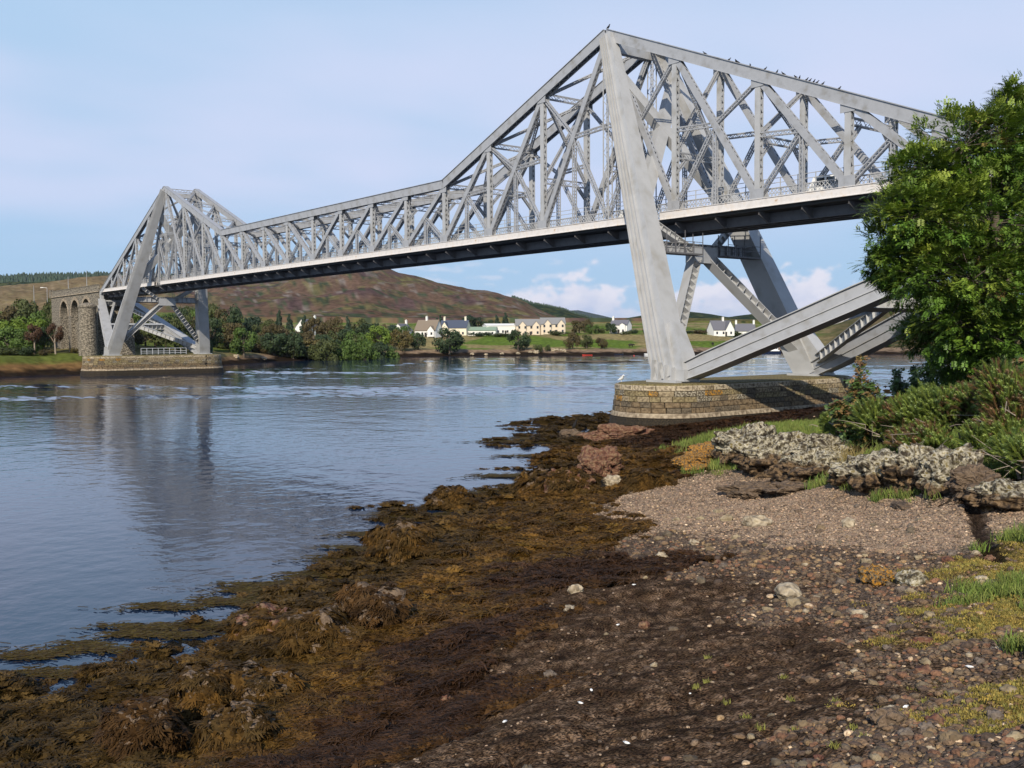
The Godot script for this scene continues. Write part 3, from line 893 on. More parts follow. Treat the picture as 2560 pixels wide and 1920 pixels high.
# ---------------------------------------------------------------- near shore
# heights and kinds of ground at points of the shore: x, height, z, kind
# kinds: 0 golden weed, 1 dark weed, 2 bare rock, 3 shingle, 4 stones, 5 yellow moss, 6 grass, 7 soil, 8 wet weed, 9 sea bed
const KINDS := 10
var seeds := [
	[30.64, -1.50, 64.90, 9], [26.94, -1.50, 57.44, 9], [14.21, -1.50, 42.69, 9], [7.53, -1.00, 28.70, 9], [-8.20, -1.20, 10.67, 9], [-12.70, -1.00, -4.47, 9], [42.81, -0.80, 65.64, 9], [40.08, -0.80, 60.48, 9], [37.59, -0.60, 55.02, 9], [30.43, -0.70, 47.01, 9], [23.22, -0.60, 36.25, 9], [-41.17, -3.00, 8.53, 9], [-18.11, -3.00, 45.86, 9], [44.37, -0.60, 67.51, 9], [43.87, -0.60, 65.37, 9], [44.44, -0.50, 63.99, 9], [42.69, -0.50, 60.68, 9], [40.30, -0.50, 57.64, 9], [37.37, -0.50, 53.66, 9], [30.17, -0.50, 45.41, 9], [47.80, -0.25, 67.29, 9], [51.08, -0.05, 67.63, 8], [47.51, -0.20, 64.02, 9], [47.94, -0.20, 70.55, 9], [19.72, -0.50, 32.34, 9], [29.63, -0.30, 39.57, 9], [0.98, -3.00, 56.80, 9], [-13.34, -3.00, 59.30, 9], [-13.90, -3.00, 51.14, 9], [25.45, -2.00, 62.29, 9], [4.51, -3.00, 52.60, 9], [-11.02, -3.00, 37.61, 9], [18.64, -2.40, 50.07, 9], [-1.19, -2.60, 31.04, 9], [20.52, -2.40, 65.52, 9], [2.69, -3.00, 66.14, 9], [-59.40, -4.00, 11.29, 9], [-59.66, -4.00, 38.44, 9], [-32.50, -3.00, 62.64, 9], [-95.51, -4.00, 40.75, 9], [-117.56, -4.00, 8.84, 9], [-129.35, -4.00, -41.14, 9], [-121.54, -4.00, -75.91, 9], [-2.06, -3.00, 71.84, 9], [-126.11, -4.00, 74.68, 9], [27.93, -2.00, 69.91, 9], [-126.14, -4.00, -102.22, 9], [-214.28, -4.00, 17.94, 9], [-241.08, -4.00, -73.28, 9], [-227.55, -4.00, 60.00, 9],
	[48.76, -0.12, 68.34, 8], [51.90, 0.22, 68.06, 8], [48.40, -0.12, 65.32, 8], [47.27, -0.12, 62.52, 8], [45.58, -0.12, 60.09, 8], [43.18, -0.12, 56.62, 8], [40.71, -0.12, 53.58, 8], [36.84, -0.12, 49.25, 8], [33.88, -0.12, 44.54, 8], [34.51, -0.08, 42.29, 8], [29.55, -0.08, 37.21, 8], [16.77, -0.12, 27.90, 8], [14.84, -0.05, 21.15, 8], [12.74, -0.05, 16.63, 8], [8.64, 0.10, 10.63, 8],
	[54.20, 0.50, 68.72, 8], [56.15, 0.75, 67.22, 8], [52.59, 0.30, 66.85, 8], [52.74, 0.45, 64.35, 8], [56.20, 0.80, 66.54, 8], [47.90, 0.35, 59.31, 8], [52.58, 0.60, 63.14, 8], [43.60, 0.45, 52.08, 8], [45.98, 0.45, 56.11, 8], [51.17, 0.30, 70.86, 8], [44.51, -0.50, 70.22, 9],
	[53.16, 0.90, 61.61, 0], [50.39, 0.90, 58.18, 0], [48.69, 0.90, 54.12, 0], [46.53, 0.90, 49.77, 0], [37.25, 0.60, 37.75, 0], [26.31, 0.50, 30.63, 0], [52.94, 1.00, 60.40, 0], [55.83, 0.90, 64.00, 0], [57.55, 1.00, 65.64, 0], [39.02, 0.90, 36.72, 0], [43.75, 0.70, 50.35, 0], [38.39, 0.50, 43.23, 0], [48.89, 0.90, 52.99, 0],
	[55.95, 1.40, 60.74, 1], [52.70, 1.30, 55.10, 1], [58.16, 1.40, 63.60, 1], [60.14, 1.50, 65.53, 1], [54.21, 1.60, 54.14, 1], [27.91, 0.60, 23.08, 1], [18.92, 0.35, 16.87, 1], [21.79, 0.80, 11.76, 1], [24.59, 1.20, 7.89, 1], [13.69, 0.15, 10.01, 1], [10.68, 0.00, 10.88, 8], [14.84, 0.35, 6.17, 1], [18.44, 0.70, 4.65, 1], [21.33, 1.00, 1.90, 1], [23.33, 1.30, 0.21, 1], [40.89, 1.00, 35.60, 1], [58.79, 1.60, 62.74, 1],
	[58.98, 1.90, 61.50, 2], [59.28, 2.20, 58.66, 2], [62.63, 2.70, 59.17, 2], [65.73, 3.30, 62.36, 2], [64.71, 3.00, 63.45, 2], [63.68, 2.70, 64.58, 2], [63.49, 2.60, 65.41, 2], [66.66, 3.50, 62.06, 2], [67.00, 3.70, 65.09, 2], [64.88, 3.10, 59.70, 2], [57.48, 2.00, 56.19, 2], [59.38, 2.30, 55.69, 2],
	[48.04, 1.30, 45.17, 3], [52.98, 1.90, 46.78, 3], [56.60, 2.30, 46.78, 3], [60.02, 2.70, 48.51, 3], [61.22, 2.90, 47.81, 3], [60.57, 2.90, 46.04, 3], [49.38, 1.60, 42.17, 3], [54.59, 2.10, 44.32, 3],
	[52.90, 1.60, 51.36, 4], [57.98, 2.20, 53.20, 4], [60.70, 2.60, 53.17, 4], [63.70, 3.10, 55.26, 4], [64.66, 3.20, 58.24, 4], [66.99, 3.70, 61.00, 4], [68.43, 4.10, 64.07, 4], [69.00, 4.40, 64.10, 4], [66.82, 3.80, 59.64, 4], [62.09, 2.70, 56.68, 4],
	[64.05, 3.30, 53.68, 5], [66.46, 3.80, 57.95, 5], [68.31, 4.20, 62.08, 5], [69.12, 4.50, 63.76, 5], [68.26, 4.10, 65.18, 4], [66.37, 3.70, 59.40, 5], [65.18, 3.50, 56.70, 5], [64.02, 3.40, 52.80, 5],
	[65.55, 3.70, 55.82, 6], [43.33, 3.30, 31.30, 6], [45.62, 3.50, 31.99, 6], [41.91, 2.90, 31.97, 6], [41.65, 3.00, 30.66, 6], [46.06, 3.50, 33.59, 6], [42.32, 2.60, 34.35, 6], [49.88, 3.20, 36.32, 6], [54.62, 3.50, 40.54, 6], [57.22, 3.50, 42.20, 6],
	[52.25, 4.10, 37.32, 7], [56.48, 4.10, 40.82, 7], [60.22, 3.90, 44.41, 7], [48.35, 4.60, 29.04, 7], [51.00, 5.00, 26.80, 7], [38.85, 3.80, 16.96, 7], [27.55, 2.60, 2.04, 7], [24.95, 1.60, 4.21, 1], [64.61, 3.90, 49.56, 6], [68.27, 4.60, 59.38, 6], [70.46, 5.20, 65.25, 4], [65.14, 5.00, 46.62, 7], [58.66, 5.50, 37.07, 7], [65.34, 6.00, 38.13, 7],
	[-20.54, -0.60, -79.44, 9], [-5.65, -0.20, -43.72, 8], [-34.84, -1.00, -124.98, 9], [-42.01, -1.50, -186.29, 9], [-15.22, -0.60, -24.22, 9], [-23.07, -1.00, -24.82, 9],
	[70.08, 5.00, 70.37, 2], [71.85, 5.90, 70.12, 4], [64.77, 2.40, 71.34, 8], [64.57, 2.50, 69.28, 1], [71.68, 6.00, 64.93, 6],
]
const GS0 := -34.0
const GD0 := -10.0
const GNS := 110
const GND := 190
var gh := PackedFloat32Array()
var gk := PackedFloat32Array()

func make_ground_field() -> void:
	gh.resize(GNS * GND)
	gk.resize(GNS * GND * KINDS)
	var sx := PackedFloat32Array()
	var sz := PackedFloat32Array()
	for s in seeds:
		sx.append(s[0])
		sz.append(s[2])
	var w := PackedFloat32Array()
	w.resize(KINDS)
	for j in GND:
		for i in GNS:
			var p := CAM + RGT * (GS0 + i) + FWD * (GD0 + j)
			var sum := 0.0
			var hs := 0.0
			w.fill(0.0)
			var ws := 0.0
			for k in sx.size():
				var dx := sx[k] - p.x
				var dz := sz[k] - p.z
				var q := dx * dx + dz * dz + 0.15
				var a := 1.0 / (q * sqrt(q))
				sum += a
				hs += a * seeds[k][1]
				var b := a / q
				ws += b
				w[seeds[k][3]] += b
			gh[j * GNS + i] = hs / sum
			for k in KINDS:
				gk[(j * GNS + i) * KINDS + k] = w[k] / ws
	for pass_ in 2:
		var old := gh.duplicate()
		for j in range(1, GND - 1):
			for i in range(1, GNS - 1):
				var o := j * GNS + i
				gh[o] = old[o] * 0.4 + (old[o - 1] + old[o + 1] + old[o - GNS] + old[o + GNS]) * 0.15

func field(x: float, z: float) -> Array:
	var p := Vector3(x - CAM.x, 0, z - CAM.z)
	var s := clampf(p.dot(RGT) - GS0, 0.0, GNS - 1.01)
	var d := clampf(p.dot(FWD) - GD0, 0.0, GND - 1.01)
	return [int(d) * GNS + int(s), s - int(s), d - int(d)]

func base_height(x: float, z: float) -> float:
	var f := field(x, z)
	var o: int = f[0]
	return lerpf(lerpf(gh[o], gh[o + 1], f[1]), lerpf(gh[o + GNS], gh[o + GNS + 1], f[1]), f[2])

func kinds_at(x: float, z: float) -> PackedFloat32Array:
	var wx := x + nz.get_noise_2d(x * 0.7, z * 0.7) * 1.5 + nz.get_noise_2d(x * 2.6, z * 2.6 + 30.0) * 0.8
	var wz := z + nz.get_noise_2d(x * 0.7 + 50.0, z * 0.7) * 1.5 + nz.get_noise_2d(x * 2.6 + 70.0, z * 2.6) * 0.8
	var f := field(wx, wz)
	var o: int = f[0] * KINDS
	var u: float = f[1]
	var v: float = f[2]
	var r := PackedFloat32Array()
	r.resize(KINDS)
	for k in KINDS:
		r[k] = lerpf(lerpf(gk[o + k], gk[o + KINDS + k], u), lerpf(gk[o + GNS * KINDS + k], gk[o + GNS * KINDS + KINDS + k], u), v)
	return r

var run := [Vector3(58.81, 2.60, 44.86), Vector3(59.89, 2.65, 46.41), Vector3(61.06, 2.75, 48.41), Vector3(62.26, 2.90, 50.53), Vector3(63.44, 3.10, 52.57)]
func runnel(x: float, z: float) -> float:
	var p := Vector2(x + 0.15 * nz.get_noise_2d(x * 2.0, z * 2.0), z + 0.15 * nz.get_noise_2d(x * 2.0 + 9.0, z * 2.0))
	if p.distance_squared_to(Vector2(run[2].x, run[2].z)) > 64.0:
		return 0.0
	var best := 9.0
	for i in run.size() - 1:
		var q := Geometry2D.get_closest_point_to_segment(p, Vector2(run[i].x, run[i].z), Vector2(run[i + 1].x, run[i + 1].z))
		best = minf(best, p.distance_to(q))
	return 1.0 - smoothstep(0.12, 0.30, best)

func ground(x: float, z: float, k: PackedFloat32Array) -> float:
	var h := base_height(x, z) - 0.12 * runnel(x, z)
	var weed := k[0] + k[1] + k[8]
	h += weed * (nz.get_noise_2d(x * 0.55, z * 0.55) * (0.22 + 0.22 * k[8]) + absf(nz.get_noise_2d(x * 1.7, z * 1.7)) * 0.14)
	h += k[2] * (nz.get_noise_2d(x * 0.30 + 9.0, z * 0.30) * 0.24 + nz.get_noise_2d(x * 1.2 + z * 0.5, z * 2.2 - x * 0.9) * 0.035 - 0.09 * exp(-absf(nz.get_noise_2d(x * 0.40 + 20.0, z * 0.40)) * 60.0))
	# fingers and pools along the water's edge
	var edge := exp(-pow((h - 0.10) / 0.42, 2.0))
	if edge > 0.02:
		var s := x * RGT.x + z * RGT.z
		var d := x * FWD.x + z * FWD.z
		h += edge * (nz.get_noise_2d(s * 0.32, d * 0.75 + 33.0) * 0.62 + nz.get_noise_2d(s * 1.0 + 7.0, d * 2.0) * 0.22 - 0.05)
	h += (k[3] + k[4]) * (nz.get_noise_2d(x * 0.8, z * 0.8) * 0.08)
	h += (k[5] + k[6] + k[7]) * nz.get_noise_2d(x * 0.5, z * 0.5) * 0.2
	return h

const TINT := [Color(0.105, 0.054, 0.012), Color(0.046, 0.023, 0.011), Color(0.140, 0.084, 0.047), Color(0.40, 0.295, 0.215), Color(0.20, 0.145, 0.105), Color(0.27, 0.19, 0.06), Color(0.11, 0.14, 0.025), Color(0.05, 0.033, 0.018), Color(0.056, 0.036, 0.012), Color(0.03, 0.028, 0.02)]

func ground_tint(x: float, z: float, k: PackedFloat32Array, fine: float) -> Color:
	var c := Color(0, 0, 0)
	var sum := 0.0
	for i in KINDS:
		if k[i] < 0.02: continue
		var w := pow(maxf(0.0, k[i] * (1.0 + 0.55 * nz.get_noise_2d(x * 1.1 + i * 31.0, z * 1.1) + 0.35 * nz.get_noise_2d(x * 4.0 + i * 17.0, z * 4.0))), 2.0)
		c += TINT[i] * w
		sum += w
	c = c / maxf(sum, 0.0001)
	var n1 := nz.get_noise_2d(x * 2.3, z * 2.3)
	var n2 := nz.get_noise_2d(x * 6.5, z * 6.5) * fine
	# pale crust and dark pools on the bare rock
	var su := x * RGT.x + z * RGT.z
	var dv := x * FWD.x + z * FWD.z
	var crust := smoothstep(0.02, 0.28, nz.get_noise_2d(su * 2.2 + 5.0, dv * 4.2) + n2 * 0.8) * k[2]
	c = c.lerp(Color(0.30, 0.195, 0.12), crust * 0.85)
	var stain := smoothstep(0.06, 0.3, nz.get_noise_2d(su * 0.9 + 25.0, dv * 1.9) + n2 * 0.5) * k[2]
	c = c.lerp(Color(0.045, 0.026, 0.015), stain * 0.85)
	c = c.lerp(Color(0.03, 0.017, 0.010), runnel(x, z) * 0.9)
	return (c * maxf(0.2, 1.0 + 0.45 * n1 + 0.7 * n2)).clamp()

func sheet(rows: int, cols: int, pts: PackedVector3Array, tints: PackedColorArray) -> ArrayMesh:
	var idx := PackedInt32Array()
	var nr := PackedVector3Array()
	nr.resize(pts.size())
	for j in rows - 1:
		for i in cols - 1:
			var a := j * cols + i
			for t in [[a, a + cols, a + 1], [a + 1, a + cols, a + cols + 1]]:
				var nn := (pts[t[1]] - pts[t[0]]).cross(pts[t[2]] - pts[t[0]])
				if nn.y < 0.0:
					idx.append_array(PackedInt32Array([t[0], t[1], t[2]]))
					nn = -nn
				else:
					idx.append_array(PackedInt32Array([t[0], t[2], t[1]]))
				nr[t[0]] += nn
				nr[t[1]] += nn
				nr[t[2]] += nn
	for i in nr.size():
		nr[i] = nr[i].normalized()
	var arr := []
	arr.resize(Mesh.ARRAY_MAX)
	arr[Mesh.ARRAY_VERTEX] = pts
	arr[Mesh.ARRAY_NORMAL] = nr
	if tints.size():
		arr[Mesh.ARRAY_COLOR] = tints
	arr[Mesh.ARRAY_INDEX] = idx
	var m := ArrayMesh.new()
	m.add_surface_from_arrays(Mesh.PRIMITIVE_TRIANGLES, arr)
	return m

func build_shore() -> void:
	var pts := PackedVector3Array()
	var tints := PackedColorArray()
	var rows := 400
	var cols := 560
	for j in rows:
		var d := 4.0 + 5.0 * j / 30.0 if j < 30 else 9.0 * pow(170.0 / 9.0, (j - 30.0) / (rows - 31.0))
		for i in cols:
			var a := -0.80 + 1.95 * i / (cols - 1.0)
			var s := a * d
			if j == 0: s = a * 30.0 * 0.5
			var p := CAM + RGT * s + FWD * d
			var k := kinds_at(p.x, p.z)
			var h := ground(p.x, p.z, k)
			h += nz.get_noise_2d(p.x * 6.0, p.z * 6.0) * 0.022 * (1.0 + k[4] + k[0])
			pts.append(Vector3(p.x, h, p.z))
			tints.append(ground_tint(p.x, p.z, k, 1.0))
	put("shore_ground", sheet(rows, cols, pts, tints), M["shore"]).set_meta("kind", "structure")

func frond_tuft(seed_: int, strands: int, reach: float, rise: float) -> ArrayMesh:
	rng.seed = seed_
	var mb := MB.new()
	for k in strands:
		var t := PI * 0.5 + rng.randfn() * 0.55
		var dir := Vector3(cos(t), 0, sin(t))
		var sidev := Vector3(-sin(t), 0, cos(t))
		var l := reach * rng.randf_range(0.35, 0.9)
		var w := rng.randf_range(0.016, 0.040)
		var at := dir * rng.randf_range(-reach * 0.5, reach * 0.25) + sidev * rng.randf_range(-0.13, 0.13)
		var up := rise * rng.randf_range(0.5, 1.2)
		mb.col = Color.WHITE * rng.randf_range(0.45, 1.5)
		var bend := rng.randf_range(-1.1, 1.1)
		var prev := at + Vector3(0, 0.005, 0)
		for q in 4:
			var f := (q + 1) / 4.0
			var nx := at + dir * l * f + sidev * bend * l * f * f + Vector3(0, up * sin(f * PI * 0.85), 0)
			var w0 := w * (1.0 - 0.2 * q)
			mb.quad(prev - sidev * w0, prev + sidev * w0, nx + sidev * w0 * 0.8, nx - sidev * w0 * 0.8, UP + dir * 0.3)
			prev = nx
	return mb.mesh()

func pebble(seed_: int, sub: int, flat: float) -> ArrayMesh:
	return lump(sub, Vector3(1.0, flat, 0.8), seed_, 0.35, 0.9, 0.0, true)

func ico(sub: int) -> Array:
	if icos.has(sub):
		return icos[sub]
	var v := PackedVector3Array()
	var f := PackedInt32Array()
	if sub == 0:
		var g := (1.0 + sqrt(5.0)) / 2.0
		for p in [[-1, g, 0], [1, g, 0], [-1, -g, 0], [1, -g, 0], [0, -1, g], [0, 1, g], [0, -1, -g], [0, 1, -g], [g, 0, -1], [g, 0, 1], [-g, 0, -1], [-g, 0, 1]]:
			v.append(Vector3(p[0], p[1], p[2]).normalized())
		f = PackedInt32Array([0, 11, 5, 0, 5, 1, 0, 1, 7, 0, 7, 10, 0, 10, 11, 1, 5, 9, 5, 11, 4, 11, 10, 2, 10, 7, 6, 7, 1, 8, 3, 9, 4, 3, 4, 2, 3, 2, 6, 3, 6, 8, 3, 8, 9, 4, 9, 5, 2, 4, 11, 6, 2, 10, 8, 6, 7, 9, 8, 1])
	else:
		var low := ico(sub - 1)
		v = low[0].duplicate()
		var mids := {}
		var lf: PackedInt32Array = low[1]
		for t in range(0, lf.size(), 3):
			var m := []
			for e in 3:
				var a := lf[t + e]
				var b := lf[t + (e + 1) % 3]
				var key := mini(a, b) * 100000 + maxi(a, b)
				if not mids.has(key):
					mids[key] = v.size()
					v.append((v[a] + v[b]).normalized())
				m.append(mids[key])
			f.append_array(PackedInt32Array([lf[t], m[0], m[2], lf[t + 1], m[1], m[0], lf[t + 2], m[2], m[1], m[0], m[1], m[2]]))
	icos[sub] = [v, f]
	return icos[sub]

# a rock: a ball pushed in and out by noise; angular ones keep flat faces
func lump(sub: int, size: Vector3, seed_: int, amp: float, freq: float, crag: float, angular := false, washed := -9.0) -> ArrayMesh:
	var b := ico(sub)
	var v: PackedVector3Array = b[0].duplicate()
	var f: PackedInt32Array = b[1]
	var o := Vector3(seed_ * 13.7, seed_ * 5.1, seed_ * 3.3)
	for i in v.size():
		var p := v[i]
		var q := p * freq + o
		var r := 1.0 + amp * nz.get_noise_3d(q.x, q.y, q.z)
		if crag > 0.0:
			var ph := p * size * 1.15 + o
			r += crag * 0.75 * nc.get_noise_3d(ph.x, ph.y * 0.7, ph.z) + crag * 0.3 * nc.get_noise_3d(ph.x * 2.3, ph.y * 1.8, ph.z * 2.3)
			r -= crag * 1.3 * exp(-absf(nz.get_noise_3d(ph.x * 0.5, ph.y * 0.2, ph.z * 0.5)) * 14.0)
			r += crag * 0.35 * nz.get_noise_3d(ph.x * 1.7, ph.y * 1.7, ph.z * 1.7)
		v[i] = p * r * size
	var nr := PackedVector3Array()
	var idx := PackedInt32Array()
	var out := v
	if angular:
		out = PackedVector3Array()
		for t in range(0, f.size(), 3):
			var nn := (v[f[t + 1]] - v[f[t]]).cross(v[f[t + 2]] - v[f[t]]).normalized()
			if nn.dot(v[f[t]]) < 0: nn = -nn
			for e in [0, 2, 1]:
				out.append(v[f[t + e]])
				nr.append((nn + v[f[t + e]].normalized() * 0.5).normalized())
		# winding: ico faces run anticlockwise seen from outside, so they are turned
		for i in out.size():
			idx.append(i)
	else:
		nr.resize(v.size())
		for t in range(0, f.size(), 3):
			var nn := (v[f[t + 1]] - v[f[t]]).cross(v[f[t + 2]] - v[f[t]])
			for e in 3:
				nr[f[t + e]] += nn
			idx.append_array(PackedInt32Array([f[t], f[t + 2], f[t + 1]]))
		for i in nr.size():
			nr[i] = nr[i].normalized()
	var arr := []
	arr.resize(Mesh.ARRAY_MAX)
	arr[Mesh.ARRAY_VERTEX] = out
	arr[Mesh.ARRAY_NORMAL] = nr
	arr[Mesh.ARRAY_INDEX] = idx
	if washed > -5.0:
		var tint := PackedColorArray()
		for p in out:
			var y := p.y / size.y + 0.35 * nz.get_noise_3d(p.x * 1.3 + seed_, p.y * 1.3, p.z * 1.3)
			tint.append(Color(0.40, 0.29, 0.20).lerp(Color(1, 1, 1), smoothstep(washed - 0.12, washed + 0.12, y)))
		arr[Mesh.ARRAY_COLOR] = tint
	var m := ArrayMesh.new()
	m.add_surface_from_arrays(Mesh.PRIMITIVE_TRIANGLES, arr)
	return m

func settle(p: Vector3) -> Vector3:
	return Vector3(p.x, ground(p.x, p.z, kinds_at(p.x, p.z)), p.z)

func rock(called: String, at: Vector3, size: Vector3, m: String, seed_: int, label: String, category := "rock", group := "", sub := 4, amp := 0.5, crag := 0.14, turn := 0.0, sink := 0.35) -> MeshInstance3D:
	var o := put(called, lump(sub, size * 0.5, seed_, amp, 1.1, crag, false, (-0.05 + 0.22 * float(seed_ % 3)) if m == "lichen_rock" and size.x > 1.0 else -9.0), M[m])
	var p := settle(at)
	o.position = p + Vector3(0, size.y * (0.5 - sink), 0)
	o.rotation.y = turn
	tag(o, label, category, group)
	return o

func scatter_shore() -> void:
	rng.seed = 77
	var tufts := [[], [], []]
	var tcol := [[], [], []]
	var peb := [[], [], []]
	var pcol := [[], [], []]
	var grass := []
	var gcol := []
	var moss := []
	var mcol := []
	for n in 150000:
		var d := 7.5 * exp(rng.randf() * log(110.0 / 7.5))
		var a := rng.randf_range(-0.74, 0.92)
		var p := CAM + RGT * (a * d) + FWD * d
		var k := kinds_at(p.x, p.z)
		var y := ground(p.x, p.z, k)
		if y < -0.1 or runnel(p.x, p.z) > 0.3: continue
		var weed := k[0] + k[1] + k[8]
		var far := sqrt(clampf(d / 14.0, 0.7, 6.0))
		var r := rng.randf()
		var turn := Basis(UP, rng.randf() * TAU)
		var wet := smoothstep(0.42, 0.62, weed + 0.35 * nz.get_noise_2d(p.x * 0.9 + 3.0, p.z * 0.9))
		if r < wet:
			if n % 3 == 2: continue
			var g := rng.randi() % 3
			var c: Color = TINT[0].lerp(TINT[1], clampf(k[1] * 1.3 + 0.5 * nz.get_noise_2d(p.x * 0.6, p.z * 0.6), 0, 1)).lerp(TINT[8], clampf(k[8] * 0.9, 0, 1))
			c = c.lerp(Color(0.11, 0.07, 0.012), 0.5 * maxf(0.0, nz.get_noise_2d(p.x * 1.4 + 60.0, p.z * 1.4)) * k[0] * 2.0)
			c *= rng.randf_range(0.55, 1.5) * (1.0 + 0.6 * nz.get_noise_2d(p.x * 1.9, p.z * 1.9 + 44.0))
			var s := rng.randf_range(0.55, 1.15) * far
			turn = Basis(UP, -1.2 + 1.6 * nz.get_noise_2d(p.x * 0.35, p.z * 0.35 + 15.0) + rng.randfn() * 0.35)
			tufts[g].append(Transform3D(turn.scaled(Vector3(s, s * 0.8, s)), Vector3(p.x, y - 0.01, p.z)))
			tcol[g].append(c)
		elif k[5] > 0.25 and k[5] + 0.8 * nz.get_noise_2d(p.x * 1.5 + 80.0, p.z * 1.5) > 0.62 and rng.randf() < 0.8:
			var s := rng.randf_range(0.6, 1.4) * far
			moss.append(Transform3D(turn.scaled(Vector3(s, s, s)), Vector3(p.x, y, p.z)))
			mcol.append(Color(0.34, 0.24, 0.05).lerp(Color(0.17, 0.17, 0.035), rng.randf() * 0.9) * rng.randf_range(0.6, 1.2))
		elif k[6] > 0.35 and rng.randf() < k[6] * 1.5:
			var s := rng.randf_range(0.7, 1.5) * far
			grass.append(Transform3D(turn.scaled(Vector3(s, s, s)), Vector3(p.x, y - 0.01, p.z)))
			gcol.append(Color(0.115, 0.185, 0.025).lerp(Color(0.24, 0.235, 0.06), rng.randf() * 0.6) * rng.randf_range(0.7, 1.2))
		elif k[3] + k[4] + 0.5 * k[5] > 0.35 or rng.randf() < 0.028 and weed < 0.6:
			var big := k[4] / maxf(k[3] + k[4], 0.05)
			var s := rng.randf_range(0.016, 0.045) * lerpf(0.8, 1.05, big) * far
			if rng.randf() < 0.10 * big: s *= 2.0
			var g := rng.randi() % 3
			var b := Basis.from_euler(Vector3(rng.randf_range(-0.3, 0.3), rng.randf() * TAU, rng.randf_range(-0.3, 0.3))).scaled(Vector3.ONE * s)
			peb[g].append(Transform3D(b, Vector3(p.x, y + s * 0.1, p.z)))
			pcol[g].append(stone_colour(rng.randf(), 1.0 - big))
	# the finer shingle bank below the pale rocks
	for n in 60000:
		var d := rng.randf_range(23.0, 47.0)
		var a := rng.randf_range(0.10, 0.60)
		var p := CAM + RGT * (a * d) + FWD * d
		var k := kinds_at(p.x, p.z)
		if rng.randf() > smoothstep(0.12, 0.6, k[3] + 0.25 * nz.get_noise_2d(p.x * 0.8, p.z * 0.8)) or runnel(p.x, p.z) > 0.3: continue
		var s := rng.randf_range(0.022, 0.055)
		var b := Basis.from_euler(Vector3(rng.randf_range(-0.3, 0.3), rng.randf() * TAU, rng.randf_range(-0.3, 0.3))).scaled(Vector3.ONE * s)
		var g := rng.randi() % 3
		peb[g].append(Transform3D(b, Vector3(p.x, ground(p.x, p.z, k) + s * 0.2, p.z)))
		pcol[g].append(stone_colour(rng.randf(), 0.7) * (1.7 if rng.randf() < 0.12 else 1.0))
	for g in 3:
		stuff("seaweed", frond_tuft(100 + g, 30, 0.22 + 0.05 * g, 0.07), M["weed"], tufts[g], tcol[g])
		tag(get_child(get_child_count() - 1), "mat of golden brown and dark bladder seaweed covering the lower shore", "seaweed", "", "stuff")
		stuff("shingle", pebble(200 + g, 1, [0.5, 0.65, 0.4][g]), M["pebble"], peb[g], pcol[g])
		tag(get_child(get_child_count() - 1), "grey and pinkish shingle strewn over the upper beach", "shingle", "", "stuff")
	stuff("beach_moss", grass_tuft(300, 34, 0.13, 0.028), M["grass_blade"], moss, mcol)
	tag(get_child(get_child_count() - 1), "yellow mossy growth between stones along the right edge", "moss", "", "stuff")
	stuff("grass", grass_tuft(301, 26, 0.14, 0.16), M["grass_blade"], grass, gcol)
	tag(get_child(get_child_count() - 1), "short green grass on the bank above the pale rocks", "grass", "", "stuff")

func stone_colour(r: float, pale: float) -> Color:
	var c := Color(0.17, 0.125, 0.10)
	if r < 0.25: c = Color(0.10, 0.08, 0.075)
	elif r < 0.45: c = Color(0.24, 0.19, 0.15)
	elif r < 0.6: c = Color(0.26, 0.16, 0.12)
	elif r < 0.75: c = Color(0.20, 0.18, 0.16)
	elif r < 0.86: c = Color(0.36, 0.29, 0.20)
	elif r > 0.965: c = Color(0.72, 0.66, 0.60)
	return (c * Color(0.98, 0.86, 0.70)).lerp(Color(0.52, 0.42, 0.345), pale * 0.62) * (0.7 + 0.5 * fposmod(r * 57.3, 1.0))

func grass_tuft(seed_: int, blades: int, reach: float, tall: float) -> ArrayMesh:
	rng.seed = seed_
	var mb := MB.new()
	for k in blades:
		var t := rng.randf() * TAU
		var at := Vector3(cos(t), 0, sin(t)) * reach * sqrt(rng.randf())
		var lean := Vector3(rng.randf_range(-1, 1), 0, rng.randf_range(-1, 1)) * tall * 0.6
		var h := tall * rng.randf_range(0.5, 1.2)
		var w := Vector3(cos(t * 3.1), 0, sin(t * 3.1)) * 0.007
		mb.col = Color.WHITE * rng.randf_range(0.65, 1.3)
		mb.quad(at - w, at + w, at + lean * 0.4 + Vector3(0, h * 0.6, 0) + w * 0.8, at + lean * 0.4 + Vector3(0, h * 0.6, 0) - w * 0.8, Vector3(w.z, 0.02, -w.x))
		mb.tri(at + lean * 0.4 + Vector3(0, h * 0.6, 0) - w * 0.8, at + lean * 0.4 + Vector3(0, h * 0.6, 0) + w * 0.8, at + lean + Vector3(0, h, 0), Vector3(w.z, 0.02, -w.x))
	return mb.mesh()

